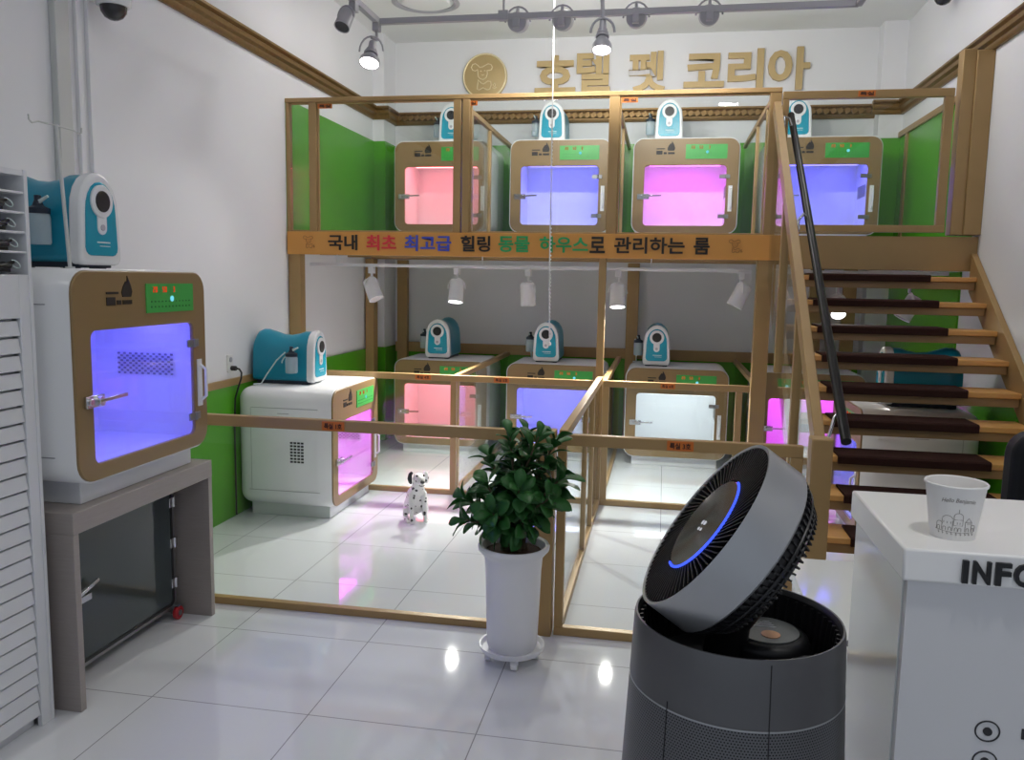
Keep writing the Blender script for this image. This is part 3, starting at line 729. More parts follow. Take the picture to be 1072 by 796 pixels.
for x in (cx0+0.05, cx1+0.022):
    for y in (cy0+0.05, cy1-0.03):
        mb = MB(); mb.cyl((x-0.010, y, 0.032), (x+0.010, y, 0.032), 0.032, n=24); c_ = mb.build('caster', M_redcaster, t, bevel=0.004, off=o_)
        MB().cyl((x-0.014, y, 0.032), (x+0.014, y, 0.032), 0.013, n=16).box(x-0.03, x-0.012, y-0.012, y+0.012, 0.026, 0.07).box(x-0.03, x+0.012, y-0.014, y+0.014, 0.064, 0.072).build('caster_fork', M_steel, c_, off=o_)

# ------------------------------------------------------------------ white slatted rack at the left edge
RX, RY0, RY1, RZ = -2.10, 1.55, 2.49, 1.93
o_ = (-2.44, 2.0, 0)
t = thing('slatted_rack', 'tall white louvred cabinet with open slots at top, at the left wall', 'cabinet', o_)
MB().box(XL+0.02, RX, RY1-0.016, RY1, 0, RZ).build('side_panel', M_whitesheet, t, bevel=0.002, off=o_)
MB().box(XL+0.02, RX, RY0, RY0+0.016, 0, RZ).build('side_panel', M_whitesheet, t, bevel=0.002, off=o_)
MB().box(XL+0.02, XL+0.035, RY0, RY1, 0, RZ).build('back_panel', M_whitesheet, t, off=o_)
MB().box(XL+0.02, RX-0.004, RY0+0.016, RY1-0.016, RZ-0.02, RZ-0.002).build('top_panel', M_whitesheet, t, off=o_)
MB().box(RX-0.02, RX-0.002, RY1-0.06, RY1-0.016, 0, 1.585).build('corner_stile', M_whitesheet, t, bevel=0.002, off=o_)
mb = MB().box(RX-0.055, RX-0.035, RY0+0.016, RY1-0.06, 0.0, 1.58)
for k in range(24):
    z0 = 0.04 + k*0.0582
    i = len(mb.v)
    ya, yb = RY0+0.016, RY1-0.062
    mb.v += [(RX-0.035, ya, z0), (RX-0.004, ya, z0+0.004), (RX-0.012, ya, z0+0.0535), (RX-0.035, ya, z0+0.0535), (RX-0.035, yb, z0), (RX-0.004, yb, z0+0.004), (RX-0.012, yb, z0+0.0535), (RX-0.035, yb, z0+0.0535)]
    mb.f += [tuple(i+q for q in f) for f in ((0,1,2,3),(7,6,5,4),(0,4,5,1),(1,5,6,2),(2,6,7,3),(3,7,4,0))]
mb.build('louvre_front', M_whitesheet, t, bevel=0.002, off=o_)
MB().box(RX-0.05, RX-0.003, RY0+0.016, RY1-0.016, 1.44, 1.585).build('rail', M_whitesheet, t, bevel=0.003, off=o_)
SH = [1.655, 1.72, 1.785, 1.85]
for z in SH:
    MB().box(RX-0.16, RX-0.004, RY0+0.016, RY1-0.016, z, z+0.008).build('shelf', M_whitesheet, t, bevel=0.002, off=o_)
MB().box(RX-0.17, RX-0.16, RY0+0.016, RY1-0.016, 1.585, RZ-0.02).build('slot_back', M_seam, t, off=o_)
for k, (z, wd) in enumerate(zip([1.585]+SH[:3], ('lowest', 'second lowest', 'second highest', 'highest'))):
    y = 2.395+0.006*(3-k)
    g = thing('grooming_tool', 'small black tool with pale cord in the %s rack slot' % wd, 'grooming tool', (RX-0.025, y, z+0.0085), 0, 'tools in the rack slots')
    mb = MB(); mb.tube([(0, -0.10, 0.014), (0, -0.06, 0.016), (0, -0.02, 0.02), (0, 0.012, 0.022)], [0.010, 0.013, 0.014, 0.009], 10).box(-0.012, 0.012, -0.045, 0.0, 0.0, 0.012).bar((0, -0.03, 0.02), (0.004, 0.022, 0.034), 0.012, 0.01)
    mb.build('tool_body', M_black, g, bevel=0.002)
    pts = [(0.004+0.008*sin(a), 0.012+0.030*sin(a*0.62), 0.026+0.013*cos(a*1.0)) for a in [q/16*5.0 for q in range(17)]]
    MB().tube(pts, 0.0022, 6).build('cord', M_tube, g)

# ------------------------------------------------------------------ drip pole, dome cameras, outlet and hanging cord
pz = TABLE_Z+UZ1
t = thing('drip_pole', 'thin white pole with two-armed hook standing on the large cabinet', 'pole', (-2.10, 2.675, pz-0.002))
MB().tube([(0, 0, 0), (-0.020, -0.012, 0.50)], 0.0065, 12).cyl((0, 0, 0), (0, 0, 0.008), 0.016).build('pole', M_trunk, t)
for q in (-1, 1):
    MB().tube([(-0.02, -0.012, 0.497), (-0.02, -0.012+q*0.085, 0.497), (-0.02, -0.012+q*0.115, 0.487), (-0.02, -0.012+q*0.128, 0.495), (-0.02, -0.012+q*0.130, 0.512)], 0.003, 8).build('hook_arm', M_trunk, t)
def dome(name, label, loc, axis_x):
    t = thing(name, label, 'camera', loc)
    s = axis_x
    MB().box(min(0, s*0.05), max(0, s*0.05), -0.04, 0.04, 0.0, 0.08).build('bracket', M_white, t, bevel=0.006)
    MB().lathe([(0.0001, 0.075), (0.075, 0.07), (0.082, 0.03), (0.08, -0.01), (0.072, -0.02), (0.0001, -0.02)], 32, (s*0.11, 0, 0)).build('housing', M_white, t)
    MB().lathe([(0.062, -0.02), (0.058, -0.045), (0.042, -0.068), (0.02, -0.08), (0.0001, -0.083)], 32, (s*0.11, 0, 0)).build('lens_dome', M_lens_dark, t)
dome('dome_camera', 'white dome camera with dark lens high on the left wall', (XL, 3.77, 2.885), 1)
dome('dome_camera', 'white dome camera high on the right wall at the picture top', (XR, 6.6, 3.66), -1)
t = thing('wall_outlet', 'white wall outlet above the gold rail on the left wall', 'outlet', (XL, 4.972, 1.02))
MB().prism(rrect(-0.035, 0.035, -0.058, 0.058, 0.008), (0, 0, 0), Y, Z, (0.01, 0, 0)).build('cover_plate', M_outlet, t, bevel=0.002)
MB().cyl((0.009, 0, 0.025), (0.014, 0, 0.025), 0.017).build('socket', M_seam, t)
t = thing('power_cord', 'black plug and cord hanging from the left wall outlet', 'cord', (XL+0.014, 4.972, 0.99))
MB().cyl((0, 0, 0), (0.035, 0, 0), 0.016).build('plug', M_black, t, bevel=0.003)
MB().tube([(0.035, 0, 0), (0.05, 0.010, -0.005), (0.052, 0.035, -0.03), (0.045, 0.042, -0.07), (0.032, 0.025, -0.13), (0.02, 0.004, -0.2), (0.014, 0.0, -0.4), (0.014, 0.0, -0.98)], 0.006, 8).build('cord', M_black, t)
t = thing('pull_cord', 'long white beaded cord hanging from the ceiling before the sign board', 'cord', (-0.78, 5.70, 1.155))
MB().tube([(0.012, 0, 0), (0.0, 0, 0.4), (-0.005, 0, 1.6), (-0.01, 0, CEIL_Z-1.155)], 0.004, 6).build('cord', M_white, t)
mb = MB()
for k in range(60):
    q = k*0.026; x = 0.012-0.017*q/1.6
    mb.lathe([(0.0001, -0.007), (0.006, -0.003), (0.006, 0.003), (0.0001, 0.007)], 8, (x, 0, q+0.01))
mb.build('beads', M_white, t)
MB().lathe([(0.0001, -0.012), (0.011, -0.005), (0.011, 0.012), (0.0001, 0.018)], 12, (0.012, 0, 0)).build('end_bob', M_white, t)

# ------------------------------------------------------------------ spotlights and their tracks
TZ = 3.185
t = thing('ceiling_track', 'grey rectangular light track hung by rods below the ceiling', 'light track', (-0.4, 4.6, TZ))
o_ = (-0.4, 4.6, TZ)
for nm, a, b in (('rail', (-1.83, 5.2), (1.02, 5.2)), ('rail', (-1.83, 5.2), (-1.83, 4.0)), ('rail', (1.02, 5.2), (1.02, 4.0)), ('rail', (-1.83, 4.0), (1.02, 4.0))):
    MB().bar((*a, TZ), (*b, TZ), 0.034, 0.034).build(nm, M_lampgrey, t, off=o_)
for x, y in ((-1.03, 5.2), (0.35, 4.0), (-1.1, 4.0), (1.02, 4.5), (-1.83, 4.4)):
    mb = MB(); mb.cyl((x, y, TZ+0.02), (x, y, CEIL_Z), 0.007).box(x-0.03, x+0.03, y-0.022, y+0.022, TZ-0.02, TZ+0.035); mb.build('hanger_rod', M_lampgrey, t, off=o_)

def spotlight(label, group, top, head, aim, m, rad, length, lens, arm_z=None, bracket=True, power=0, angle=1.2, fins=False):
    """A track head: adapter under the rail, arm, yoke and a lamp body at `head` pointing at `aim`."""
    top, head, aim = Vector(top), Vector(head), Vector(aim)
    t = thing('track_spotlight', label, 'spotlight', top, 0, group)
    d = (aim-head).normalized()
    MB().box(top.x-0.02, top.x+0.02, top.y-0.03, top.y+0.03, top.z-0.05, top.z).build('adapter', m, t, bevel=0.003, off=top)
    tail = head - d*length*0.15
    MB().tube([top-Z*0.045, Vector((top.x, top.y, (top.z-0.05+tail.z)/2+0.01)), tail + Z*rad*1.25], 0.010, 10).build('arm', m, t, off=top)
    side = d.cross(Z); side = side.normalized() if side.length > 1e-3 else X.copy()
    c = head - d*length*0.1
    mb = MB(); pts = []
    for k in range(11):
        a = pi*k/10; pts.append(c + side*(rad*1.25*cos(a)) + Z*(rad*1.45*sin(a)))
    mb.tube(pts, 0.006, 8); mb.build('yoke', m, t, off=top)
    mb = MB()
    x, y = mb.frame(d); q = d.to_track_quat('Z', 'Y').to_matrix().to_4x4(); q.translation = head
    L = length
    prof = [(0.0001, -L*0.5), (rad*0.75, -L*0.5), (rad*0.92, -L*0.44), (rad*0.95, 0), (rad, L*0.3), (rad*1.02, L*0.5), (rad*0.93, L*0.5), (rad*0.90, L*0.42), (0.0001, L*0.42)]
    if fins:
        prof = [(0.0001, -L*0.55), (rad*0.35, -L*0.55), (rad*0.4, -L*0.2)]
        for k in range(3): prof += [(rad*(0.5+0.1*k), -L*0.2+k*L*0.1), (rad*(0.5+0.1*k), -L*0.14+k*L*0.1), (rad*0.45, -L*0.14+k*L*0.1)]
        prof += [(rad*0.6, L*0.12), (rad, L*0.32), (rad*1.04, L*0.5), (rad*0.95, L*0.5), (rad*0.9, L*0.45), (0.0001, L*0.45)]
    mb.lathe(prof, 28); mb.xform(q); mb.build('lamp_body', m, t, off=top)
    mb = MB().lathe([(rad*0.9, L*0.43), (rad*0.9, L*0.47), (0.0001, L*0.485)], 28); mb.xform(q); mb.build('lens', lens, t, off=top)
    if power:
        l = spot_lamp('spot_lamp', head + d*(L*0.5+0.006), aim, power, angle, 0.45, 0.03)
    return t
GU, GL = 'grey spotlights on the ceiling track', 'white spotlights on the track under the mezzanine'
spotlight('lit grey spotlight hanging at the left corner of the ceiling track', GU, (-1.83, 5.17, TZ-0.017), (-1.85, 5.12, 2.975), (-1.85, 4.3, 1.2), M_lampgrey, 0.062, 0.15, M_lens_on, power=18, angle=1.9, fins=True)
spotlight('unlit grey spotlight on the left run of the ceiling track', GU, (-1.83, 4.78, TZ-0.017), (-1.86, 4.72, 3.06), (-2.0, 4.2, 2.2), M_lampgrey, 0.045, 0.12, M_lens_dark)
for px, lab in ((-0.95, 'first from left'), (-0.675, 'second from left'), (-0.23, 'second from right'), (0.197, 'rightmost')):
    spotlight('grey spotlight aimed at the wall letters, %s on the rear track' % lab, GU, (px, 5.2, TZ-0.017), (px, 5.26, 3.17), (px*1.1, YB, 3.95), M_lampgrey, 0.062, 0.13, M_lens_on, power=33, angle=2.5)
spotlight('lit grey spotlight hanging nearest, in front of the gold letters', GU, (-0.335, 4.0, TZ-0.017), (-0.325, 3.98, 2.715), (-0.3, 3.2, 0.2), M_lampgrey, 0.044, 0.15, M_lens_on, power=18, angle=1.7, fins=True)

LZ = 1.685
t = thing('low_light_track', 'white light track under the mezzanine left of the stairs', 'light track', (-1.0, 6.15, LZ))
o_ = (-1.0, 6.15, LZ)
MB().box(-2.72, 0.60, 6.135, 6.165, LZ-0.012, LZ+0.012).build('rail', M_lampwhite, t, bevel=0.003, off=o_)
for x in (-2.5, -1.35, -0.1):
    MB().cyl((x, 6.15, LZ+0.01), (x, 6.15, 1.83), 0.004).build('hanger_rod', M_lampwhite, t, off=o_)
t = thing('low_light_track', 'white light track behind the stair treads', 'light track', (1.3, 6.15, LZ))
o_ = (1.3, 6.15, LZ)
MB().box(0.75, 1.9, 6.135, 6.165, LZ-0.012, LZ+0.012).build('rail', M_lampwhite, t, bevel=0.003, off=o_)
for x in (0.9, 1.7):
    MB().cyl((x, 6.15, LZ+0.01), (x, 6.15, 1.83), 0.004).build('hanger_rod', M_lampwhite, t, off=o_)
lz = LZ-0.012
spotlight('unlit white spotlight tilted right, first on the low track from the left', GL, (-2.22, 6.15, lz), (-2.21, 6.14, 1.50), (-1.95, 6.0, 1.0), M_lampwhite, 0.057, 0.17, M_lens_off)
spotlight('lit white spotlight on the low track above the pink-lit cabinet', GL, (-1.545, 6.15, lz), (-1.545, 6.13, 1.50), (-1.56, 5.75, 0), M_lampwhite, 0.056, 0.17, M_lens_on, power=125, angle=2.42)
spotlight('unlit white spotlight pointing down behind the hanging cord', GL, (-1.0, 6.15, lz), (-1.0, 6.15, 1.49), (-0.98, 6.2, 0.9), M_lampwhite, 0.056, 0.17, M_lens_off)
spotlight('lit white spotlight on the low track above the white-lit cabinet', GL, (-0.335, 6.15, lz), (-0.335, 6.13, 1.49), (-0.26, 5.75, 0), M_lampwhite, 0.056, 0.17, M_lens_on, power=125, angle=2.42)
spotlight('unlit white spotlight tilted left, beside the stair-side post', GL, (0.535, 6.15, lz), (0.53, 6.15, 1.51), (0.2, 6.1, 0.8), M_lampwhite, 0.057, 0.17, M_lens_off)
spotlight('lit white spotlight seen between upper stair treads', GL, (1.19, 6.15, lz), (1.19, 6.12, 1.45), (1.15, 4.9, 0.3), M_lampwhite, 0.05, 0.16, M_lens_on, power=9, angle=2.4)
spotlight('unlit white spotlight seen between stair treads near the right wall', GL, (1.66, 6.15, lz), (1.66, 6.14, 1.45), (1.3, 6.1, 0.8), M_lampwhite, 0.057, 0.17, M_lens_off)

# ------------------------------------------------------------------ staircase to the mezzanine
RISE, RUN = 0.158, 0.2025
o_ = (1.3, 4.8, 0)
st = thing('staircase', 'open wooden stairs with gold side boards climbing to the mezzanine', 'staircase', o_)
NT = 11
def tread(k): return 1.66-RISE*k, 5.70-RUN*k           # top height, front edge
for k in range(NT):
    z, y = tread(k)
    if z < 0.03: continue
    tr = MB().box(0.745, 1.93, y, y+0.25, z-0.03, z).build('tread', M_tread, st, bevel=0.004, off=o_)
    MB().box(0.75, 1.925, y+0.012, y+0.245, z-0.078, z-0.03).build('tread_bearer', M_treadunder, tr, bevel=0.003, off=o_)
sl = 0.70/0.951
for x0, x1, nm in ((1.93, 1.968, 'side_board'),):
    pa, pb = (5.84, 1.815), (3.45, 1.815-2.39*0.765)
    poly = [(pa[0], pa[1]), (5.84, 1.57), (3.72, 0.0), (3.45, 0.0), (pb[0], max(pb[1], 0.02))]
    MB().prism(poly, (x0, 0, 0), Y, Z, (x1-x0, 0, 0)).build(nm, M_gold, st, bevel=0.003, off=o_)
poly = [(5.84, 1.70), (5.84, 1.52), (3.86, 0.0), (3.66, 0.0)]
MB().prism(poly, (0.715, 0, 0), Y, Z, (0.03, 0, 0)).build('side_board', M_gold, st, bevel=0.003, off=o_)
NAMES = ('topmost', 'second', 'third', 'fourth', 'fifth', 'sixth', 'seventh', 'eighth', 'ninth', 'tenth', 'eleventh')
for k in range(NT-1):
    z, y = tread(k)
    if z < 0.03: continue
    mt = MB().prism([(y-0.02, z-0.034), (y+0.0-0.004, z-0.034), (y-0.004, z), (y+0.20, z), (y+0.20, z+0.012), (y-0.012, z+0.012), (y-0.022, z+0.004)], (0.92, 0, 0), Y, Z, (0.735, 0, 0))
    o = mt.build('stair_mat', M_mat, None, bevel=0.002, off=(1.29, y, z)); o.location = (1.29, y, z)
    tag(o, 'dark brown carpet mat on the %s stair tread from the top' % NAMES[k] if k else 'dark brown carpet mat on the topmost stair tread', 'stair mat', 'stair mats on the treads')

o_ = (0.67, 4.8, 0)
bl = thing('stair_balustrade', 'sloping gold timber balustrade on the left of the stairs', 'balustrade', o_)
B0, B1 = Vector((0.675, 5.80, 2.74)), Vector((0.672, 3.64, 0.90))
MB().bar(B0, B1, 0.045, 0.085).build('top_beam', M_gold, bl, bevel=0.004, off=o_)
MB().box(0.625, 0.71, 3.545, 3.64, 0, 0.965).build('newel_post', M_gold, bl, bevel=0.005, off=o_)
def beam_z(y): return B1.z + (B0.z-B1.z)*(y-B1.y)/(B0.y-B1.y)
for y in (4.35, 5.05):
    MB().box(0.65, 0.70, y-0.025, y+0.025, max(0, (y-3.66)*0.765+0.02), beam_z(y)-0.05).build('baluster', M_gold, bl, bevel=0.003, off=o_)
mb = MB().prism([(5.78, 1.62), (5.78, beam_z(5.78)-0.05), (3.66, beam_z(3.66)-0.05), (3.66, 0.03), (3.72, 0.03)], (0.671, 0, 0), Y, Z, (0.008, 0, 0)); mb.build('glass_pane', M_glass, bl, smooth=False, off=o_)

HR0, HR1 = Vector((0.765, 5.80, 2.69)), Vector((0.752, 3.52, 0.965))
o_ = tuple((HR0+HR1)/2)
hr = thing('handrail', 'black tubular handrail on steel brackets along the stairs', 'handrail', o_)
MB().tube([HR0, HR1], 0.021, 20).build('rail_tube', M_railblack, hr, off=o_)
for f in (0.06, 0.42, 0.93):
    p = HR0.lerp(HR1, f); q = Vector((0.70, p.y-0.06, beam_z(p.y-0.06)+0.02))
    mb = MB(); mb.tube([q, q + Vector((0.0, 0.0, 0.05)), (p+q)/2 + Vector((0, 0, 0.05)), p - Vector((0, 0, 0.015))], 0.008, 10).cyl(q - X*0.001, q + X*0.006, 0.028)
    mb.build('bracket', M_chrome, hr, off=o_)

# ------------------------------------------------------------------ potted plant
PX, PY = -0.575, 3.30
t = thing('potted_plant', 'bushy dark green plant in a tall white pot on a saucer', 'plant', (PX, PY, 0))
sa = MB().lathe([(0.0001, 0.048), (0.128, 0.05), (0.136, 0.062), (0.138, 0.075), (0.132, 0.075), (0.122, 0.06), (0.0001, 0.058)], 40).build('saucer', M_potwhite, t)
for k in range(4):
    a = pi/4+k*pi/2 - 0.5
    MB().cyl((0.10*cos(a)-0.012, 0.10*sin(a), 0.02), (0.10*cos(a)+0.012, 0.10*sin(a), 0.02), 0.0195, n=16).box(0.10*cos(a)-0.016, 0.10*cos(a)+0.016, 0.10*sin(a)-0.012, 0.10*sin(a)+0.012, 0.024, 0.05).build('caster', M_potwhite, sa)
MB().lathe([(0.0001, 0.06), (0.098, 0.06), (0.106, 0.08), (0.112, 0.25), (0.117, 0.40), (0.122, 0.455), (0.137, 0.475), (0.148, 0.487), (0.150, 0.50), (0.146, 0.508), (0.132, 0.505), (0.12, 0.48), (0.116, 0.40), (0.0001, 0.40)], 56).build('pot', M_potwhite, t)
MB().lathe([(0.0001, 0.492), (0.06, 0.489), (0.1185, 0.476), (0.113, 0.44)], 40).build('soil', M_soil, t)
rnd = random.Random(11)
stems = MB(); leaves = MB()
def leaf(base, d, up, L, wd):
    d = Vector(d).normalized(); s = d.cross(Vector(up))
    s = s.normalized() if s.length > 1e-4 else X.copy()
    n = s.cross(d).normalized(); i = len(leaves.v); base = Vector(base)
    prof = ((0, 0.08), (0.18, 0.22), (0.4, 0.66), (0.62, 0.98), (0.80, 0.92), (0.93, 0.55), (1.0, 0.06))
    for f, w_ in prof:
        c = base + d*(L*f) + n*(L*(0.10*sin(f*pi) - 0.16*f*f))
        for q, dz in ((-1, 0.10), (0, 0), (1, 0.10)):
            leaves.v.append(tuple(c + s*(q*w_*wd/2) + n*(dz*w_*wd)))
    for k in range(len(prof)-1):
        for q in (0, 1):
            a = i+k*3+q; leaves.f.append((a, a+1, a+4, a+3))
TIPS = [(-.20,-.02,.72),(-.12,.06,.88),(-.10,-.08,.80),(-.02,-.02,.99),(.03,.08,.98),(.10,-.04,1.00),(.16,.04,.97),(.20,-.02,.84),(.15,-.10,.76),(.04,-.13,.80),(-.04,.14,.82),(.12,.13,.84),(-.16,.10,.70),(-.06,-.15,.70),(.17,.08,.72),(-.09,0,.62),(.08,-.07,.66),(0,.1,.68),(-.19,-.06,.64),(.06,.0,.9)]
for tx, ty, tz in TIPS:
    b = Vector((rnd.uniform(-.05,.05), rnd.uniform(-.05,.05), 0.485)); tip = Vector((tx, ty, tz-0.03))
    m1 = b.lerp(tip, 0.4) + Vector((-tx*0.25, -ty*0.25, 0.03)); pts = [b, b.lerp(m1, 0.5), m1, m1.lerp(tip, 0.5), tip]
    stems.tube(pts, [0.008, 0.0075, 0.0065, 0.005, 0.004], 6)
    axis = (tip-m1).normalized()
    nl = 17
    for k in range(nl):
        f = k/(nl-1); p = m1.lerp(tip, 0.15+0.85*f)
        ang = k*2.4+rnd.uniform(-.3,.3); x, y = stems.frame(axis)
        el = 0.1+0.75*f+rnd.uniform(-.15,.15)
        d = (x*cos(ang)+y*sin(ang))*cos(el) + axis*sin(el) + Z*0.12
        L = rnd.uniform(0.085, 0.118)*(1.0 if f < 0.9 else 0.8)
        leaf(p, d, axis, L, L*0.54)
stems.build('stems', M_bark, t)
fo = leaves.build('foliage', M_leaf, t)
sd = fo.modifiers.new('solid', 'SOLIDIFY'); sd.thickness = 0.0012

# ------------------------------------------------------------------ sitting dalmatian
dg_t = thing('dalmatian_dog', 'white dalmatian with black spots sitting on the tiles behind the glass', 'dog', (-1.54, 5.12, 0), radians(30)); dg_t.scale = (1.08, 1.08, 1.08)
def skin_mesh(name, verts, edges, m, parent, sub=2, root=0):
    me = bpy.data.meshes.new(name)
    me.from_pydata([v[:3] for v in verts], edges, [])
    o = bpy.data.objects.new(name, me); COL.objects.link(o)
    bm = bmesh.new(); bm.from_mesh(me); lay = bm.verts.layers.skin.verify(); bm.verts.ensure_lookup_table()
    for i, v in enumerate(verts):
        rr = v[3] if isinstance(v[3], tuple) else (v[3], v[3]); bm.verts[i][lay].radius = rr; bm.verts[i][lay].use_root = (i == root)
    bm.to_mesh(me); bm.free()
    sk = o.modifiers.new('skin', 'SKIN'); sk.branch_smoothing = 0.4; sk.use_smooth_shade = True
    sb_ = o.modifiers.new('sub', 'SUBSURF'); sb_.levels = sub; sb_.render_levels = sub
    me.materials.append(m); o.parent = parent
    return o
V = [(0, .085, .062, .058),      # 0 pelvis
     (0, .060, .115, .060), (0, .02, .170, .056), (0, -.012, .215, .044), (0, -.028, .250, .036),   # spine to neck
     (0, -.040, .290, .046), (0, -.085, .283, .030), (0, -.115, .274, .022),                        # head, muzzle
     (-.038, -.010, .180, .026), (-.042, -.022, .115, .019), (-.042, -.034, .060, .014), (-.043, -.040, .018, .015), (-.043, -.066, .013, .014),
     (.038, -.010, .180, .026), (.042, -.022, .115, .019), (.042, -.034, .060, .014), (.043, -.040, .018, .015), (.043, -.066, .013, .014),
     (-.045, .075, .060, .036), (-.060, .020, .075, .026), (-.060, .065, .030, .016), (-.060, .015, .014, .015), (-.060, -.015, .013, .013),
     (.045, .075, .060, .036), (.060, .020, .075, .026), (.060, .065, .030, .016), (.060, .015, .014, .015), (.060, -.015, .013, .013),
     (0.01, .150, .030, .014), (0.05, .200, .014, .010), (0.10, .205, .012, .007)]
Ed = [(0,1),(1,2),(2,3),(3,4),(4,5),(5,6),(6,7),(2,8),(8,9),(9,10),(10,11),(11,12),(2,13),(13,14),(14,15),(15,16),(16,17),
      (0,18),(18,19),(19,20),(20,21),(21,22),(0,23),(23,24),(24,25),(25,26),(26,27),(0,28),(28,29),(29,30)]
skin_mesh('body', V, Ed, M_dog, dg_t)
for s in (-1, 1):
    mb = MB().tube([(s*.036, -.022, .318), (s*.048, -.020, .306), (s*.052, -.022, .280), (s*.049, -.028, .258), (s*.046, -.032, .248)], [.008, .012, .014, .011, .005], 10)
    mb.build('ear', M_dogblack if s < 0 else M_dog, dg_t)
    mb = MB().lathe([(0.0001, -.0075), (.0055, -.005), (.0075, 0), (.0055, .005), (0.0001, .0075)], 12, (s*.021, -.079, .307)); mb.build('eye', M_dogblack, dg_t)
mb = MB().lathe([(0.0001, -.011), (.010, -.007), (.014, 0), (.010, .007), (0.0001, .010)], 14, (0, -.134, .281)); mb.build('nose', M_dogblack, dg_t)
mb = MB().tube([(-.016, -.118, .258), (-.006, -.129, .2555), (0, -.131, .2575), (.006, -.129, .2555), (.016, -.118, .258)], .0025, 6); mb.build('mouth', M_dogblack, dg_t)

# ------------------------------------------------------------------ air purifier with the tilted circulator head
AX, AY = 0.142, 1.385
t = thing('air_purifier', 'tall grey cylindrical air purifier with raised tilted fan head', 'air purifier', (AX, AY, 0))
R = lambda z: 0.1705 + 0.014*(1.047-z)/0.3 if z > 0.75 else 0.1705+0.0139
body = MB().lathe([(R(.94), .938), (R(1.0), 1.0), (R(1.04), 1.040), (0.169, 1.047), (0.166, 1.047), (0.163, 1.040), (0.160, 0.90)], 96).build('upper_shell', M_purifier, t)
mb = MB().lathe([(R(.94)+.0006, .936), (R(.94)+.0006, .9385), (R(.94)-.002, .9385)], 96); mb.build('seam_ring', M_ringshell, body)
# vertical seams
mb = MB()
for a in (radians(-78), radians(-130)):
    pts = [((R(z)+0.0003)*cos(a), (R(z)+0.0003)*sin(a), z) for z in (0.3, 0.6, 0.75, 0.85, 0.95, 1.04)]
    if a < radians(-100): pts = pts[:5]
    mb.tube(pts, 0.0009, 6)
mb.build('vertical_seam', M_black, body)
# perforated lower shell with a hole pattern mapped round it
n, prof = 128, [(0.176, 0.03), (R(.3), .10), (R(.5), .5), (R(.75), .75), (R(.85), .85), (R(.937), .937)]
me = bpy.data.meshes.new('perforated_shell'); vs = []; fs = []
for r_, z in prof:
    for k in range(n): a = 2*pi*k/n; vs.append((r_*cos(a), r_*sin(a), z))
for q in range(len(prof)-1):
    for k in range(n): j = (k+1) % n; fs.append((q*n+k, q*n+j, (q+1)*n+j, (q+1)*n+k))
me.from_pydata(vs, [], fs); uvl = me.uv_layers.new(name='UVMap'); PITCHM = 0.0052
for p in me.polygons:
    p.use_smooth = True
    ks = [me.loops[l].vertex_index % n for l in p.loop_indices]
    for l in p.loop_indices:
        vi = me.loops[l].vertex_index; k = vi % n
        if k == 0 and max(ks) == n-1: k = n
        uvl.data[l].uv = (k/n*224, prof[vi//n][1]/PITCHM*1.15)
me.materials.append(M_perf); po = bpy.data.objects.new('perforated_shell', me); COL.objects.link(po); po.parent = t
MB().lathe([(0.0001, 0), (0.168, 0), (0.172, 0.005), (0.172, 0.032), (0.0001, 0.032)], 64).build('base', M_black, t)
# bowl: black ribbed inside wall and the round filter cap
mb = MB().lathe([(0.1625, 1.038), (0.157, 1.0), (0.150, 0.95), (0.0001, 0.945)], 72)
bowl = mb.build('bowl', M_black, t)
mb = MB()
for k in range(56):
    a = 2*pi*k/56; ca, sa_ = cos(a), sin(a)
    mb.bar((0.160*ca, 0.160*sa_, 1.035), (0.150*ca, 0.150*sa_, 0.955), 0.004, 0.008, up=(ca, sa_, 0.1))
mb.build('bowl_ribs', M_black, bowl)
cc = (0.055, 0.055, 0.0)
mb = MB().lathe([(0.074, 0.946), (0.074, 0.985), (0.070, 0.995), (0.062, 1.0), (0.0001, 1.002)], 48, cc); cap = mb.build('filter_cap', M_black, t)
MB().lathe([(0.055, 1.0005), (0.055, 1.003), (0.0001, 1.004)], 40, cc).build('sticker', M_sticker, cap)
mb = MB()
for k in range(4): mb.box(cc[0]-0.02+0.006*k, cc[0]+0.018-0.003*k, cc[1]+0.008+0.008*k, cc[1]+0.011+0.008*k, 1.0032, 1.0046)
mb.build('sticker_print', M_seam, cap)
MB().lathe([(0.016, 1.0032), (0.016, 1.0046), (0.0001, 1.005)], 20, (cc[0]+0.005, cc[1]-0.022, 0)).build('sticker_emblem', M_orangeprint, cap)
mb = MB().box(0.085, 0.14, -0.06, 0.01, 0.946, 0.985); mb.build('bowl_step', M_black, bowl, bevel=0.006)
# head: axis n points out of the display side
camp = Vector((0, 0, 1.6))
HC = Vector((0.0798, 1.378, 1.203)) - Vector((AX, AY, 0))
HN = Vector((-0.8026, -0.0722, 0.586)).normalized()
q = HN.to_track_quat('Z', 'Y').to_matrix().to_4x4(); q.translation = HC
HR_ = 0.1625
def head(mb, nm, m, par, **k): mb.xform(q); return mb.build(nm, m, par, **k)
hd = head(MB().lathe([(HR_-0.006, 0.0), (HR_-0.001, 0.0015), (HR_, -0.003), (HR_, -0.072), (HR_-0.004, -0.076), (HR_-0.008, -0.072), (HR_-0.006, 0.0)], 96), 'head_shell', M_ringshell, t)
gr = head(MB().lathe([(HR_-0.007, -0.002), (HR_-0.012, -0.020), (0.090, -0.028), (0.0001, -0.028)], 72), 'grille_bed', M_black, hd)
mb = MB()
for k in range(84):
    a = 2*pi*k/84; b = a+0.22
    mb.bar((0.089*cos(a), 0.089*sin(a), -0.006), ((HR_-0.008)*cos(b), (HR_-0.008)*sin(b), -0.005), 0.0022, 0.012)
head(mb, 'grille_fins', M_black, hd)
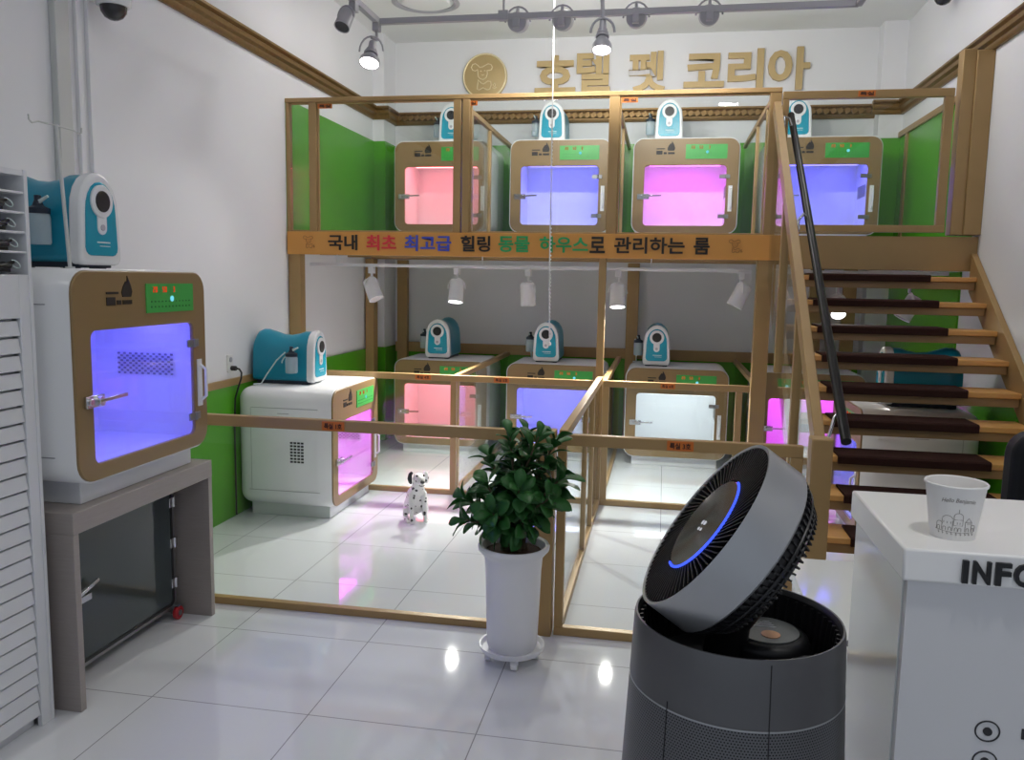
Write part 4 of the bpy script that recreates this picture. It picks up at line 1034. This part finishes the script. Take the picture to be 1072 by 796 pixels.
dsp = head(MB().lathe([(0.087, -0.02), (0.087, -0.001), (0.085, 0.001), (0.0001, 0.002)], 72), 'display', M_display, hd)
# the blue ring runs round the lower right half of the display
iq = q.inverted().to_3x3()
low = iq @ Vector((0.72, -0.45, -0.53)); la = math.atan2(low.y, low.x)
mb = MB(); mb.tube([(0.0885*cos(la+a), 0.0885*sin(la+a), 0.001) for a in [(-1.55+3.1*k/40) for k in range(41)]], 0.0022, 8); head(mb, 'blue_light_ring', M_ledblue, hd)
mb = MB()
for (x, y, r_) in ((0.0, 0.0, 0.004), (0.012, 0.003, 0.004), (0.004, -0.012, 0.003), (0.016, -0.009, 0.003)):
    mb.cyl((x, y, 0.0015), (x, y, 0.0028), r_, n=14)
head(mb, 'display_icons', M_icon, hd)
mb = MB().lathe([(HR_-0.010, -0.078), (HR_-0.016, -0.096), (HR_-0.040, -0.118), (0.075, -0.128), (0.0001, -0.128)], 72)
bk = head(mb, 'rear_intake', M_black, hd)
mb = MB()
for k in range(72):
    a = 2*pi*k/72; b = a+0.05
    mb.bar(((HR_-0.008)*cos(a), (HR_-0.008)*sin(a), -0.079), ((HR_-0.036)*cos(b), (HR_-0.036)*sin(b), -0.119), 0.003, 0.008, up=(cos(a), sin(a), 0))
for zz, rr in ((-0.095, HR_-0.014), (-0.108, HR_-0.026)):
    mb.tube([(rr*cos(2*pi*k/72), rr*sin(2*pi*k/72), zz) for k in range(72)], 0.002, 6, True)
head(mb, 'rear_fins', M_black, hd)
b0 = HC - HN*0.12; mb = MB(); mb.tube([b0, b0 + HN*(-0.01) + Vector((-0.02, 0, -0.03)), Vector((-0.01, 0.02, 1.03)), Vector((-0.02, 0.02, 0.95))], [0.04, 0.04, 0.036, 0.036], 20)
mb.build('hinge_neck', M_black, t)

# ------------------------------------------------------------------ reception counter, desk, cup, chair
KX, KY0, KY1, KZ = 0.378, 1.325, 1.69, 1.2
o_ = (0.95, 1.5, 0)
t = thing('reception_counter', 'white reception counter with black letters at the right edge', 'counter', o_)
MB().box(KX, 1.75, KY0, KY1, KZ-0.052, KZ).build('counter_top', M_counter, t, bevel=0.004, off=o_)
MB().box(KX+0.012, 1.74, KY0+0.012, KY0+0.03, 0, KZ-0.052).build('front_panel', M_counterbody, t, off=o_)
MB().box(KX+0.010, KX+0.028, KY0+0.031, KY1-0.01, 0, KZ-0.052).build('end_panel', M_gloss, t, off=o_)
MB().box(KX+0.03, 1.73, KY1-0.03, KY1-0.012, 0.0, KZ-0.052).build('back_panel', M_counterbody, t, off=o_)
for ch, x0, w in (('I', 0.4615, 0.0085), ('N', 0.4765, 0.025), ('F', 0.508, 0.0215), ('O', 0.5335, 0.031)):
    text_mesh(ch, 'letter', M_black, t, (x0-o_[0], KY0-o_[1], KZ-0.047), X, Z, w, 0.0355, 0.006, bold=0.03)
for z in (0.912, 0.862):
    mb = MB(); mb.tube([(0.5225+0.0175*cos(a*pi/18), KY0+0.0115, z+0.0165*sin(a*pi/18)) for a in range(36)], 0.0013, 6, True); mb.cyl((0.5225, KY0+0.009, z), (0.5225, KY0+0.013, z), 0.0065)
    mb.build('ring_mark', M_dark, t, off=o_)
text_mesh('1', 'ring_lettering', M_dark, t, (0.571-o_[0], KY0+0.0115-o_[1], 0.905), X, Z, 0.010, 0.017, 0.001, bold=0.02)

t = thing('work_desk', 'low white desk behind the counter beside the air purifier', 'desk', (0.75, 2.2, 0))
o_ = (0.75, 2.2, 0)
MB().box(0.41, 0.98, 1.72, 2.66, 0.705, 0.742).build('desk_top', M_gloss, t, bevel=0.003, off=o_)
MB().box(0.43, 0.45, 1.75, 2.63, 0, 0.705).build('side_panel', M_counterbody, t, off=o_)
MB().box(0.94, 0.96, 1.75, 2.63, 0, 0.705).build('side_panel', M_counterbody, t, off=o_)
MB().box(0.45, 0.94, 2.60, 2.62, 0.25, 0.705).build('modesty_panel', M_counterbody, t, off=o_)
mb = MB(); pts = []
for k in range(40):
    a = k*0.55; pts.append((0.475+0.02*cos(a)+0.0006*k, 1.99+0.03*sin(a)-0.001*k, 0.749+0.0014*k))
mb.tube(pts, 0.004, 6).tube([(0.47, 1.96, 0.75), (0.465, 1.90, 0.748), (0.475, 1.83, 0.748), (0.46, 1.76, 0.748)], 0.004, 6)
o = mb.build('cable_coil', M_black, None, off=(0.475, 1.98, 0.745)); o.location = (0.475, 1.98, 0.745)
tag(o, 'small black coil of cable on the white desk behind the counter corner', 'cable')

t = thing('paper_cup', 'white paper cup with line drawing standing on the counter', 'cup', (0.474, 1.415, KZ))
CR0, CR1, CH = 0.033, 0.0445, 0.088
cup = MB().lathe([(0.0001, 0.004), (CR0-0.002, 0.004), (CR0-0.001, 0.0), (CR0, 0.0), (CR1, CH-0.003), (CR1+0.0022, CH-0.003), (CR1+0.0026, CH), (CR1+0.001, CH+0.0018), (CR1-0.001, CH), (CR1-0.002, CH-0.006), (CR0-0.001, 0.007), (0.0001, 0.007)], 64).build('cup_body', M_paper, t)
def cup_pt(s, z, out=0.0004):
    r_ = CR0 + (CR1-CR0)*z/CH + out; a = radians(-101) + s/r_; return (r_*cos(a), r_*sin(a), z)
mb = MB()
def sk(pts): mb.tube([cup_pt(a*1.3e-3, b*1.08e-3) for a, b in pts], 0.00038, 5)
arc = lambda cx, cz, r_, a0, a1, n=10, sy=1.0: [(cx+r_*cos(radians(a0+(a1-a0)*k/n)), cz+r_*sy*sin(radians(a0+(a1-a0)*k/n))) for k in range(n+1)]
sk([(-24,15),(-18,14),(-8,13),(2,13),(12,13),(22,14)])
sk(arc(2,38,5,0,180)); sk([(-3,38),(-3,24),(7,24),(7,38)]); sk([(2,43),(2,49)]); sk([(-3,33),(7,33)])
sk(arc(-10,32,6,10,170)); sk([(-16,32),(-16,15)]); sk([(-4,31),(-4,15)]); sk(arc(-19,24,3.5,0,180)); sk([(-22.5,24),(-22.5,15)])
sk([(10,15),(10,30),(14,36),(18,30),(18,15)]); sk([(10,30),(18,30)]); sk(arc(20.5,22,3,0,180)); sk([(23.5,22),(23.5,15)])
for x in (-20,-13,-7,0,4,13,20): sk(arc(x,19,1.6,0,180,6)); sk([(x-1.6,19),(x-1.6,15)]); sk([(x+1.6,19),(x+1.6,15)])
for x in (-14,-10,-6,1,4,13,15.5): sk([(x,26),(x,29)])
for x in range(-20, 22, 5): sk([(x,13),(x+0.6,9),(x+1.6,11)])
mb.build('line_drawing', M_cupink, cup)
cu = text_mesh('Hello Benjamin', 'lettering', M_cupink, cup, (0, 0, 0), X, Z, 0.050, 0.0088, 0.0004, bold=0.01)
for p in cu.data.vertices:
    s_, z_ = p.co.x-0.025 + 0.25*p.co.z, p.co.z+0.060 + 0.002*sin((p.co.x/0.050)*pi); p.co = cup_pt(s_, z_, 0.0003 - p.co.y*0.3)

t = thing('office_chair', 'black padded chair behind the counter at the right edge', 'chair', (1.22, 2.75, 0))
bm_ = MB().prism(rrect(-0.24, 0.24, 0.62, 1.20, 0.07), (0, -0.25, 0), X, Z, (0, 0.08, 0)); bm_.build('backrest', M_chair, t, bevel=0.02, seg=3)
MB().prism(rrect(-0.24, 0.24, -0.16, 0.30, 0.06), (0, 0, 0.42), X, Y, (0, 0, 0.09)).build('seat', M_chair, t, bevel=0.02, seg=3)
mb = MB(); mb.tube([(0, 0.05, 0.42), (0, -0.2, 0.44), (0, -0.255, 0.55), (0, -0.25, 0.75)], 0.02, 10); mb.build('back_support', M_black, t)
MB().cyl((0, 0.07, 0.08), (0, 0.07, 0.42), 0.028).build('gas_column', M_steel, t)
for k in range(5):
    a = 2*pi*k/5+0.3
    lg = MB().bar((0, 0.07, 0.09), (0.28*cos(a), 0.07+0.28*sin(a), 0.07), 0.045, 0.03).build('leg', M_black, t, bevel=0.004)
    MB().cyl((0.28*cos(a)-0.018, 0.07+0.28*sin(a), 0.028), (0.28*cos(a)+0.018, 0.07+0.28*sin(a), 0.028), 0.028).build('caster', M_black, lg)
